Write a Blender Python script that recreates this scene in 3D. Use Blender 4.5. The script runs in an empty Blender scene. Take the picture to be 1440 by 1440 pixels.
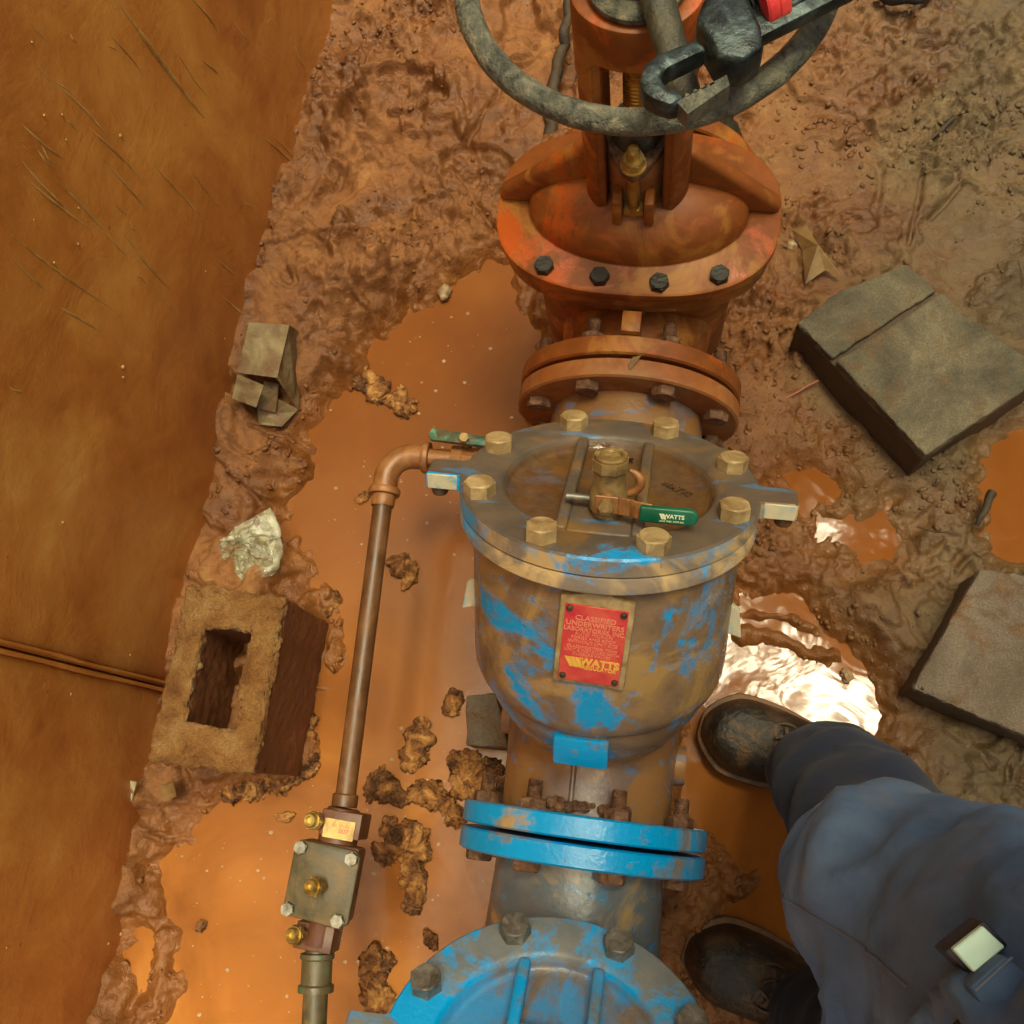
import bpy, bmesh, math, random
import numpy as np
from mathutils import Matrix, Vector, noise as mn

random.seed(7)
S = bpy.context.scene
COL = S.collection
R = math.radians

# ------------------------------------------------------------------ camera
H = 1.5                                   # lens height over the water level
F = 1444.0                                # focal length for a 1440 px wide frame
D = Vector((175.0, 410.0, F)).normalized()            # straight down, seen from the camera (right, down, forward)
Y0 = Vector((0, -1, 0)); Y0 = (Y0 - D * Y0.dot(D)).normalized()
X0 = Y0.cross(-D)
if X0.x < 0: X0 = -X0
PSI = R(5.5)
AY = Y0 * math.cos(PSI) + X0 * math.sin(PSI)          # world axes in camera space
AX = X0 * math.cos(PSI) - Y0 * math.sin(PSI)
AZ = -D
cam_d = bpy.data.cameras.new('camera')
cam = bpy.data.objects.new('camera', cam_d); COL.objects.link(cam)
cam_d.sensor_width = 36; cam_d.lens = F / 1440 * 36; cam_d.clip_start = 0.05; cam_d.clip_end = 200
rows = [[AX.x, -AX.y, -AX.z], [AY.x, -AY.y, -AY.z], [AZ.x, -AZ.y, -AZ.z]]
cam.matrix_world = Matrix.Translation((0, 0, H)) @ Matrix(rows).to_4x4()
S.camera = cam

def ray(px, py):
    r = Vector((px - 720, py - 720, F))
    return Vector((r.dot(AX), r.dot(AY), r.dot(AZ)))
def at(px, py, z=0.0):                    # where a sight line meets the level z
    r = ray(px, py); t = (z - H) / r.z
    return Vector((r.x * t, r.y * t, z))
WX = -0.705
def on_wall(px, py, x=WX):
    r = ray(px, py); t = x / r.x
    return Vector((x, r.y * t, H + r.z * t))
def on_y(px, py, y):
    r = ray(px, py); t = y / r.y
    return Vector((r.x * t, y, H + r.z * t))

# ------------------------------------------------------------------ world, sun, exposure
SUN_DIR = Vector((0.128, 0.085, 0.98)).normalized()
W = bpy.data.worlds.new('World'); S.world = W; W.use_nodes = True
wn = W.node_tree.nodes; wl = W.node_tree.links
bg = wn['Background']
sky = wn.new('ShaderNodeTexSky'); sky.sky_type = 'NISHITA'; sky.sun_disc = False
sky.sun_elevation = math.asin(SUN_DIR.z)
sky.sun_rotation = math.atan2(SUN_DIR.x, SUN_DIR.y)
sky.air_density = 1.0; sky.dust_density = 4.0; sky.ozone_density = 0.6
haze = wn.new('ShaderNodeMix'); haze.data_type = 'RGBA'; haze.blend_type = 'MULTIPLY'; haze.inputs[0].default_value = 1.0
haze.inputs[7].default_value = (1.0, 0.87, 0.62, 1)            # warm overcast veil over the blue
wl.new(sky.outputs[0], haze.inputs[6]); wl.new(haze.outputs[2], bg.inputs[0]); bg.inputs[1].default_value = 0.055
sun_d = bpy.data.lights.new('sun', 'SUN'); sun_d.energy = 2.6; sun_d.angle = R(25); sun_d.color = (1.0, 0.95, 0.66)
sun = bpy.data.objects.new('sun', sun_d); COL.objects.link(sun)
sun.rotation_euler = SUN_DIR.to_track_quat('Z', 'Y').to_euler()
V = S.view_settings
V.view_transform = 'Standard'; V.look = 'None'; V.gamma = 1.0; V.use_curve_mapping = False; V.exposure = 2.42
S.cycles.use_denoising = True
S.cycles.max_bounces = 8

# ------------------------------------------------------------------ material helpers
class NT:
    def __init__(self, name):
        self.m = bpy.data.materials.new(name); self.m.use_nodes = True
        self.t = self.m.node_tree; self.b = self.t.nodes['Principled BSDF']
        g = self.t.nodes.new('ShaderNodeNewGeometry'); self.pos = g.outputs['Position']; self.nrm = g.outputs['Normal']
    def n(self, typ, **kw):
        nd = self.t.nodes.new('ShaderNode' + typ)
        for k, v in kw.items(): setattr(nd, k, v)
        return nd
    def link(self, a, b): self.t.links.new(a, b)
    def set(self, sock, v):
        if hasattr(v, 'is_output'): self.t.links.new(v, sock)
        else: sock.default_value = v
    def noise(self, scale, detail=6, rough=.55, dist=0, vec=None, stretch=None):
        nd = self.n('TexNoise'); nd.inputs['Scale'].default_value = scale; nd.inputs['Detail'].default_value = detail
        nd.inputs['Roughness'].default_value = rough; nd.inputs['Distortion'].default_value = dist
        v = vec or self.pos
        if stretch:
            mp = self.n('Mapping'); mp.inputs['Scale'].default_value = stretch; self.link(v, mp.inputs[0]); v = mp.outputs[0]
        self.link(v, nd.inputs['Vector']); return nd.outputs['Fac']
    def voro(self, scale, feature='F1', vec=None, rnd=1):
        nd = self.n('TexVoronoi', feature=feature); nd.inputs['Scale'].default_value = scale; nd.inputs['Randomness'].default_value = rnd
        self.link(vec or self.pos, nd.inputs['Vector']); return nd.outputs['Distance']
    def ramp(self, fac, stops, interp='LINEAR'):
        nd = self.n('ValToRGB'); cr = nd.color_ramp; cr.interpolation = interp
        while len(cr.elements) < len(stops): cr.elements.new(.5)
        for e, (p, c) in zip(cr.elements, stops):
            e.position = p; e.color = (c, c, c, 1) if isinstance(c, (int, float)) else (*c, 1)
        self.link(fac, nd.inputs[0]); return nd.outputs[0]
    def mix(self, fac, a, b, mode='MIX'):
        nd = self.n('Mix', data_type='RGBA', blend_type=mode)
        self.set(nd.inputs[0], fac)
        for s, v in ((nd.inputs[6], a), (nd.inputs[7], b)):
            if hasattr(v, 'is_output'): self.link(v, s)
            else: s.default_value = (*v, 1)
        return nd.outputs[2]
    def math(self, op, a, b=0.0, c=None, clamp=False):
        nd = self.n('Math', operation=op, use_clamp=clamp); self.set(nd.inputs[0], a); self.set(nd.inputs[1], b)
        if c is not None: self.set(nd.inputs[2], c)
        return nd.outputs[0]
    def sep(self, v=None):
        nd = self.n('SeparateXYZ'); self.link(v or self.pos, nd.inputs[0]); return nd.outputs
    def bump(self, h, strength=.4, dist=.01, prev=None):
        nd = self.n('Bump'); nd.inputs['Strength'].default_value = strength; nd.inputs['Distance'].default_value = dist
        self.link(h, nd.inputs['Height'])
        if prev is not None: self.link(prev, nd.inputs['Normal'])
        return nd.outputs[0]
    def out(self, color=None, rough=None, metal=None, normal=None, **kw):
        b = self.b
        if color is not None:
            if hasattr(color, 'is_output'): self.link(color, b.inputs['Base Color'])
            else: b.inputs['Base Color'].default_value = (*color, 1)
        if rough is not None: self.set(b.inputs['Roughness'], rough)
        if metal is not None: self.set(b.inputs['Metallic'], metal)
        if normal is not None: self.link(normal, b.inputs['Normal'])
        for k, v in kw.items(): self.set(b.inputs[k], v)
        return self.m

def blotchy(name, stops, scale=12, rough=(.45, .7), metal=0, bump=.3, bscale=90, bdist=.004, dist=.6, stretch=None, **kw):
    t = NT(name)
    f = t.noise(scale, 8, .62, dist, stretch=stretch)
    c = t.ramp(f, stops)
    fine = t.noise(bscale, 5, .6)
    r = t.ramp(f, [(.3, rough[0]), (.7, rough[1])])
    return t.out(c, r, metal, t.bump(fine, bump, bdist), **kw)

def painted(name, mud, tan=.5, blue=(.0, .32, .72), film=(.17, .11, .05), tanc=(.40, .27, .12), rough=.28, grain=.25, bias=None, tint=.10, spec=.38, pool=None, wear=(.10, .05, .022)):
    """glossy enamel under a broken film of dried silt"""
    t = NT(name)
    big = t.noise(7, 9, .62, 1.1)
    fine = t.noise(70, 5, .7, .3)
    streak = t.noise(26, 4, .6, 0, stretch=(1, .35, .35))
    f = t.math('ADD', t.math('MULTIPLY', big, .72), t.math('ADD', t.math('MULTIPLY', fine, .16), t.math('MULTIPLY', streak, .12)))
    if bias is not None: f = t.math('ADD', f, bias(t))
    lo = .5 + (.5 - mud) * .36
    m = t.ramp(f, [(lo - .035, 0.0), (lo + .03, 1.0)])
    deep = t.ramp(t.noise(5, 6, .6, .6), [(.35, (blue[0], blue[1] * .82, blue[2] * .82)), (.65, blue)])
    tn = t.noise(11, 7, .6, .9)
    tm = t.ramp(tn, [(.62 - .3 * tan, 0.0), (.72 - .3 * tan, 1.0)])
    fm = t.mix(tint, t.mix(t.ramp(t.noise(40, 5), [(.35, .0), (.7, 1.0)]), film, tuple(x * 1.5 for x in film)), deep)
    coat = t.mix(tm, fm, tanc)
    scr = t.ramp(t.noise(55, 3, .5, 0, stretch=(.25, 1, 1)), [(.60, 0.0), (.66, .55)])
    m2 = t.math('SUBTRACT', m, t.math('MULTIPLY', scr, .5), clamp=True)
    c = t.mix(m2, deep, coat)
    if pool is not None:                    # wet silt settled in the recess of a cover
        x, y, z = t.sep()
        d_ = t.math('ADD', t.math('MULTIPLY', t.math('SUBTRACT', y, pool[0]), .7071), t.math('MULTIPLY', t.math('SUBTRACT', z, pool[1]), .7071))
        dm = t.math('MULTIPLY', t.math('MULTIPLY', t.math('ADD', d_, .004), -160.0, clamp=True), pool[2])
        c = t.mix(t.math('MULTIPLY', dm, t.ramp(big, [(.40, .55), (.58, 1.0)])), c, t.ramp(fine, [(.35, (.085, .036, .010)), (.7, (.15, .068, .020))]))
    chip = t.ramp(t.noise(95, 8, .75, .8), [(.655, 0.0), (.675, .9)])
    c = t.mix(chip, c, wear)
    r = t.math('ADD', rough, t.math('MULTIPLY', m2, .22))
    if pool is not None: r = t.math('ADD', t.math('MULTIPLY', r, t.math('SUBTRACT', 1.0, dm)), t.math('MULTIPLY', dm, .10))
    b1 = t.bump(t.noise(170, 3, .5), grain, .002)
    b2 = t.bump(m2, .25, .0012, b1)
    return t.out(c, r, 0, b2, **{'Specular IOR Level': t.math('SUBTRACT', .5, t.math('MULTIPLY', m2, .5 - spec))})

M = {}
M['blue_clean'] = painted('blue enamel lightly soiled', .40, .3)
M['blue_half'] = painted('blue enamel half under silt', .59, .40, film=(.18, .10, .036), tanc=(.37, .22, .08), tint=.05, rough=.10, spec=.5)
M['blue_rim'] = painted('blue enamel with tan silt', .52, .62, film=(.20, .125, .05), tanc=(.50, .34, .16))
M['pale_edge'] = blotchy('pale casting edge', [(.36, (.05, .32, .50)), (.46, (.45, .42, .30)), (.62, (.55, .45, .28)), (.72, (.18, .38, .45))], 45, (.35, .55), 0, .3, 120, .002)  # pale ear tips; on the side fins, the light they catch painted in
def rim_bias(t):                          # the near edge of the first cover is rubbed clean
    x, y, z = t.sep()
    w_ = t.math('SUBTRACT', t.math('MULTIPLY', t.math('SUBTRACT', y, .302), .7071), t.math('MULTIPLY', t.math('SUBTRACT', z, .529), .7071))
    return t.math('SUBTRACT', t.ramp(w_, [(.0, 0.0), (1.0, 0.0)]), t.math('MULTIPLY', t.math('MULTIPLY', t.math('ADD', w_, .104), -5.0, clamp=True), .9))
M['silted'] = painted('blue enamel under dull silt', 1.0, .30, film=(.098, .060, .024), tanc=(.19, .105, .036), rough=.22, bias=rim_bias, tint=.05, spec=.3, pool=(.302, .529, .95))
M['silted_brown'] = painted('casting coated in brown silt', 1.0, .65, film=(.15, .075, .03), tanc=(.26, .125, .045), rough=.10, spec=.5)
M['cover_teal'] = painted('blue cover smeared with grey silt', .50, .12, film=(.15, .11, .048), tint=.16, pool=(-.2195, .529, .55))
M['teal_mud'] = painted('blue pipe casting under brown silt', .74, .25, film=(.13, .085, .032), tint=.2, rough=.10, spec=.5)
M['orange'] = painted('orange primer paint', .66, .35, blue=(.45, .092, .013), spec=.3, film=(.16, .05, .010), tanc=(.36, .145, .028), rough=.26, grain=.12)
M['orange_mud'] = painted('orange paint dulled by silt', .75, .5, blue=(.45, .09, .012), film=(.22, .075, .018), tanc=(.32, .14, .05), rough=.35)
M['iron'] = blotchy('worn black iron with dried mud', [(.36, (.05, .055, .042)), (.50, (.12, .12, .09)), (.60, (.20, .185, .125)), (.74, (.30, .26, .17))], 75, (.22, .42), .1, 1.0, 300, .004)
M['iron_dark'] = blotchy('dark dirty iron', [(.35, (.025, .022, .014)), (.6, (.07, .06, .035)), (.75, (.16, .12, .06))], 30, (.35, .65), .2, .5, 200, .003)
M['black_bolt'] = blotchy('black oxide bolt steel', [(.3, (.008, .008, .007)), (.7, (.035, .028, .02))], 60, (.25, .5), .5, .4, 200, .002)
M['rust'] = blotchy('rusty steel', [(.35, (.06, .025, .012)), (.55, (.17, .075, .035)), (.75, (.30, .19, .12))], 70, (.6, .85), 0, .8, 160, .004)
M['brass'] = blotchy('brass', [(.35, (.30, .19, .05)), (.65, (.62, .46, .16))], 45, (.3, .5), .9, .1, 150, .001)
M['brass_dull'] = blotchy('brass dulled by silt', [(.35, (.16, .10, .04)), (.55, (.34, .22, .08)), (.72, (.55, .40, .18))], 45, (.35, .6), .35, .4, 160, .003)
M['stem'] = blotchy('oily bronze stem', [(.35, (.30, .13, .015)), (.65, (.62, .33, .04))], 25, (.2, .35), .6, .15, 90, .001)
M['tan_bolt'] = blotchy('plated bolt coated in tan silt', [(.35, (.24, .15, .06)), (.55, (.42, .29, .13)), (.75, (.56, .42, .22))], 50, (.4, .65), .15, .4, 170, .002)
M['grey_bolt'] = blotchy('galvanised bolt steel', [(.35, (.10, .09, .07)), (.55, (.22, .20, .16)), (.75, (.38, .36, .30))], 60, (.3, .5), .6, .3, 150, .002)
M['pipe_brown'] = blotchy('brown silted pipe', [(.35, (.075, .030, .010)), (.55, (.14, .058, .018)), (.75, (.24, .115, .04))], 20, (.35, .55), .0, .3, 120, .002)
M['fitting'] = blotchy('orange silted pipe fitting', [(.35, (.19, .070, .020)), (.6, (.32, .14, .042)), (.8, (.42, .22, .08))], 25, (.35, .55), .1, .35, 120, .002)
M['olive'] = blotchy('olive brown painted iron', [(.36, (.045, .035, .016)), (.52, (.09, .066, .028)), (.68, (.19, .11, .04))], 22, (.4, .65), 0, .3, 120, .002)
M['maroon'] = blotchy('maroon painted iron', [(.35, (.07, .022, .01)), (.65, (.16, .06, .025))], 25, (.35, .6), 0, .3, 120, .002)
M['green_patch'] = blotchy('olive iron with green paint', [(.40, (.08, .06, .028)), (.55, (.10, .075, .035)), (.62, (.025, .12, .06)), (.72, (.11, .085, .04))], 40, (.35, .6), 0, .4, 130, .002)
M['green'] = blotchy('green vinyl sleeve', [(.35, (.004, .09, .045)), (.65, (.008, .15, .075))], 20, (.3, .42), 0, .1, 90, .001)
M['green_worn'] = blotchy('green vinyl sleeve caked with mud', [(.40, (.01, .07, .035)), (.5, (.10, .06, .025)), (.6, (.03, .16, .09)), (.7, (.2, .26, .16))], 60, (.35, .6), 0, .4, 150, .003)
M['white_print'] = NT('pale printed lettering').out((.72, .74, .5), .5)
M['pink_print'] = NT('faded printed lettering').out((.72, .24, .14), .5)
M['yellow_print'] = NT('yellow printed lettering').out((.78, .43, .06), .45)
M['black_print'] = NT('dark printed lettering').out((.02, .015, .01), .5)
M['red_plate'] = blotchy('faded red enamel plate', [(.36, (.52, .02, .03)), (.52, (.62, .07, .045)), (.7, (.62, .12, .07))], 34, (.3, .5), 0, .1, 90, .001)
M['label_tag'] = blotchy('yellowed metal tag', [(.4, (.28, .16, .045)), (.6, (.5, .36, .12))], 60, (.3, .5), .3, .1, 100, .001)
M['wrench'] = blotchy('greasy dark wrench steel', [(.4, (.012, .016, .016)), (.55, (.035, .05, .05)), (.7, (.13, .17, .16))], 45, (.22, .5), .5, .5, 180, .002)
M['red_band'] = blotchy('red painted nut', [(.4, (.60, .03, .03)), (.7, (.78, .09, .07))], 60, (.35, .5), 0, .3, 120, .002)
M['leather'] = blotchy('muddy black boot leather', [(.38, (.012, .010, .008)), (.52, (.03, .022, .014)), (.66, (.12, .06, .022))], 26, (.32, .6), 0, .8, 110, .005)
M['rubber'] = blotchy('muddy boot sole rubber', [(.35, (.06, .03, .014)), (.65, (.20, .095, .032))], 30, (.5, .7), 0, .4, 120, .002)
M['lace'] = blotchy('muddy boot lace', [(.35, (.05, .03, .018)), (.7, (.14, .09, .05))], 60, (.6, .8), 0, .3, 300, .001)
M['mint'] = NT('pale reflective tape').out((.62, .86, .70), .35)  # the tape's bright reflection put into its pale mint colour
M['black_plastic'] = NT('black plastic').out((.012, .012, .013), .4)
M['skin'] = NT('skin').out((.36, .19, .12), .5)
M['cardboard'] = blotchy('damp muddy cardboard', [(.36, (.12, .055, .018)), (.47, (.15, .095, .04)), (.6, (.22, .16, .075)), (.75, (.28, .21, .11))], 26, (.5, .8), 0, .6, 130, .004)
M['leaf'] = blotchy('dry brown leaf', [(.35, (.12, .06, .02)), (.65, (.26, .15, .05))], 20, (.5, .7), 0, .3, 90, .002)
M['root'] = blotchy('dark root bark', [(.35, (.02, .013, .008)), (.7, (.075, .045, .022))], 40, (.6, .8), 0, .6, 140, .004)
M['red_twig'] = NT('reddish stem').out((.32, .10, .06), .6)
M['stone'] = blotchy('pale wet pebble', [(.35, (.2, .12, .06)), (.65, (.42, .29, .15))], 60, (.25, .5), 0, .4, 200, .002)

def cloth(name, a, b, dust, dust_at=.62, weave=900):
    t = NT(name)
    f = t.noise(9, 7, .6, .5)
    c = t.ramp(f, [(.35, a), (.65, b)])
    d = t.ramp(t.noise(6, 8, .65, .8), [(dust_at - .08, 0.0), (dust_at + .12, .75)])
    c = t.mix(d, c, dust)
    wv = t.noise(weave, 2, .5)
    w2 = t.noise(30, 4, .55, .3)
    return t.out(c, .88, 0, t.bump(w2, .3, .006, t.bump(wv, .3, .001)), **{'Sheen Weight': .05})
M['navy'] = cloth('navy work cotton', (.004, .008, .026), (.010, .018, .055), (.05, .04, .035), .84)
M['shirt'] = cloth('dusty blue grey cotton', (.045, .085, .17), (.10, .165, .285), (.19, .15, .105), .64)
M['thread'] = NT('pale seam thread').out((.12, .14, .2), .8)

def mat_concrete(name, stops, pit=.5, scale=9, rough=(.75, .95), bdist=.006, splash=.0):
    t = NT(name)
    f = t.noise(scale, 10, .7, .4); c = t.ramp(f, stops)
    md = t.math('MULTIPLY', t.ramp(t.noise(8.5, 8, .7, 1.2), [(.52, 0.0), (.60, 1.0)]), splash)
    c = t.mix(md, c, t.ramp(t.noise(50, 5), [(.35, (.10, .045, .016)), (.65, (.20, .10, .036))]))
    sp = t.noise(420, 3, .6); c = t.mix(.35, c, t.ramp(sp, [(.32, .02), (.5, .25), (.68, .65)]), 'OVERLAY')
    hgt = t.math('ADD', t.noise(55, 8, .72), t.math('MULTIPLY', sp, .35))
    r = t.ramp(f, [(.3, rough[0]), (.7, rough[1])])
    return t.out(c, r, 0, t.bump(hgt, pit, bdist))
M['block_mud'] = mat_concrete('concrete block caked in orange mud', [(.34, (.22, .085, .02)), (.5, (.37, .165, .04)), (.66, (.47, .26, .085))], 1.0, 24, (.45, .8), .016)
M['block_side'] = mat_concrete('red block side with shade painted in', [(.3, (.14, .042, .012)), (.6, (.25, .085, .024)), (.8, (.33, .14, .045))], .6, 16, (.5, .8))  # reddish sides, their shade put into a darker colour than the cap
M['block_dark'] = mat_concrete('dark green grey concrete', [(.33, (.045, .04, .026)), (.48, (.12, .10, .062)), (.60, (.20, .165, .10)), (.74, (.27, .20, .115))], .8, 7, splash=.55)
M['block_grey'] = mat_concrete('grey brown concrete', [(.33, (.11, .078, .05)), (.52, (.18, .135, .095)), (.72, (.25, .19, .14))], .8, 12, splash=.8)
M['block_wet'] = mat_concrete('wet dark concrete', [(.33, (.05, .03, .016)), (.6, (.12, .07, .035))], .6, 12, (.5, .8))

def mat_ground():
    t = NT('wet red brown mud')
    x, y, z = t.sep()
    f = t.noise(5, 10, .68, .9); g = t.noise(28, 8, .7, .6)
    k = t.math('ADD', t.math('MULTIPLY', f, .7), t.math('MULTIPLY', g, .3))
    red = t.ramp(k, [(.34, (.080, .026, .006)), (.46, (.16, .056, .013)), (.57, (.25, .098, .026)), (.70, (.38, .19, .058))])
    gry = t.ramp(k, [(.34, (.036, .022, .009)), (.46, (.078, .048, .020)), (.57, (.13, .083, .037)), (.70, (.22, .155, .08))])
    side = t.ramp(t.math('ADD', t.math('MULTIPLY', x, 1.1), t.math('MULTIPLY', t.math('SUBTRACT', f, .5), .9)), [(.10, 0.0), (.46, 1.0)])
    c = t.mix(side, red, gry)
    wet = t.ramp(t.math('ADD', z, t.math('MULTIPLY', t.math('SUBTRACT', g, .5), .03)), [(.004, 1.0), (.04, 0.0)])
    c = t.mix(t.math('MULTIPLY', wet, .7), c, t.mix(side, (.23, .078, .016), (.17, .085, .03)))
    specks = t.ramp(t.voro(170), [(.10, 1.0), (.16, 0.0)])
    c = t.mix(t.math('MULTIPLY', specks, t.ramp(t.noise(14), [(.55, 0.0), (.65, .6)])), c, (.45, .30, .15))
    r0 = t.ramp(f, [(.40, .28), (.56, .75)])
    r = t.mix(wet, r0, (.17, .17, .17))
    b1 = t.bump(t.noise(55, 9, .66, .6), .5, .014)
    b2 = t.bump(t.noise(260, 4, .6, .3), .35, .004, b1)
    return t.out(c, r, 0, b2)
M['ground'] = mat_ground()
def mat_clod():
    t = NT('wet lump of mud')
    g = t.noise(45, 8, .7, .6)
    c = t.ramp(g, [(.38, (.06, .022, .006)), (.47, (.17, .062, .015)), (.55, (.35, .145, .034)), (.65, (.56, .29, .085))])
    return t.out(c, t.ramp(g, [(.35, .18), (.65, .5)]), 0, t.bump(t.noise(130, 8, .7, .4), .8, .008))
M['clod'] = mat_clod()
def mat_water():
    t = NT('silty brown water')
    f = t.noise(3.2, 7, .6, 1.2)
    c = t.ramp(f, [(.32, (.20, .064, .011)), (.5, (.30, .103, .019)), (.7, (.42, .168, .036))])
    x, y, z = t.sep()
    c = t.mix(t.ramp(t.math('ADD', y, t.math('MULTIPLY', f, .35)), [(.0, 0.0), (.62, .75)]), c, (.17, .052, .011))   # redder silt in the upper pool, plus its dimmer light painted into the colour
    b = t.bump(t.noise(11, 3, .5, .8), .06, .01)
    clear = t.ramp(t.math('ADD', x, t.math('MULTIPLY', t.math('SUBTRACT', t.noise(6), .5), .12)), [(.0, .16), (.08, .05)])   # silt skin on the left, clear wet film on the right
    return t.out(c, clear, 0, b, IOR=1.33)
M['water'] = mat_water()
def mat_wall():
    t = NT('orange stained plaster wall')
    x, y, z = t.sep()
    f = t.noise(3.0, 10, .62, .8); g = t.noise(16, 8, .65, .4)
    k = t.math('ADD', t.math('MULTIPLY', f, .7), t.math('MULTIPLY', g, .3))
    c = t.ramp(k, [(.34, (.34, .105, .017)), (.46, (.48, .175, .028)), (.58, (.59, .26, .05)), (.70, (.68, .39, .115))])
    specks = t.ramp(t.voro(26), [(.05, 1.0), (.085, 0.0)])
    c = t.mix(t.ramp(t.math('ADD', z, t.math('MULTIPLY', f, .35)), [(.2, .75), (.62, 0.0)]), c, t.ramp(k, [(.36, (.30, .085, .018)), (.62, (.46, .16, .032))]))   # splashed redder near its foot
    c = t.mix(t.math('MULTIPLY', specks, t.ramp(t.noise(7), [(.5, 0.0), (.62, .75)])), c, (.06, .025, .008))
    c = t.mix(t.ramp(t.noise(170, 4, .7), [(.64, 0.0), (.74, .3)]), c, (.16, .06, .014))
    b1 = t.bump(t.noise(9, 7, .6, .6), .25, .012)
    b2 = t.bump(t.noise(150, 5, .65), .2, .003, b1)
    b3 = t.bump(t.voro(26), .0, .004, b2)
    return t.out(c, t.ramp(g, [(.35, .36), (.65, .55)]), 0, b2)
M['wall'] = mat_wall()
M['ridge'] = blotchy('pale plaster ridge', [(.4, (.36, .17, .035)), (.65, (.56, .34, .10))], 25, (.5, .7), 0, .2, 100, .002)  # ridges simply paler than the wall plaster
def mat_bag():
    t = NT('crumpled clear plastic film')
    c = t.ramp(t.noise(22, 6, .6, 1.0), [(.35, (.40, .35, .18)), (.55, (.60, .58, .42)), (.7, (.82, .85, .76))])
    m = t.out(c, .08, 0, t.bump(t.noise(80, 3, .5, 2), .3, .006))
    tp = t.n('BsdfTransparent'); mx = t.n('MixShader'); t.link(t.ramp(t.noise(30, 5, .6, 1.2), [(.38, .10), (.60, .75)]), mx.inputs[0])
    t.link(tp.outputs[0], mx.inputs[1]); t.link(t.b.outputs[0], mx.inputs[2]); t.link(mx.outputs[0], t.t.nodes['Material Output'].inputs[0])
    return m
M['bag'] = mat_bag()

# ------------------------------------------------------------------ mesh helpers
def origin_of(p):
    v = Vector((0, 0, 0))
    while p is not None: v += p.location; p = p.parent
    return v
def tag(o, label=None, cat=None, group=None, kind=None):
    for k, v in (('label', label), ('category', cat), ('group', group), ('kind', kind)):
        if v: o[k] = v
    return o
def thing(name, loc, label, cat, group=None):
    o = bpy.data.objects.new(name, None); COL.objects.link(o); o.location = loc; o.empty_display_size = .05
    return tag(o, label, cat, group)
def link_mesh(name, me, mat, parent=None, MW=None):
    o = bpy.data.objects.new(name, me); COL.objects.link(o)
    if mat is not None and not me.materials: me.materials.append(mat)
    if parent is not None: o.parent = parent
    o.matrix_basis = Matrix.Translation(-origin_of(parent)) @ (MW or Matrix.Identity(4))
    return o
def frame(o, x, y, z):
    return Matrix(((x[0], y[0], z[0], o[0]), (x[1], y[1], z[1], o[1]), (x[2], y[2], z[2], o[2]), (0, 0, 0, 1)))
def axis_frame(o, d, up=(0, 0, 1)):
    z = Vector(d).normalized(); x = Vector(up).cross(z)
    if x.length < 1e-4: x = Vector((1, 0, 0))
    x.normalize(); return frame(o, x, z.cross(x), z)
I4 = Matrix.Identity(4)
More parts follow.
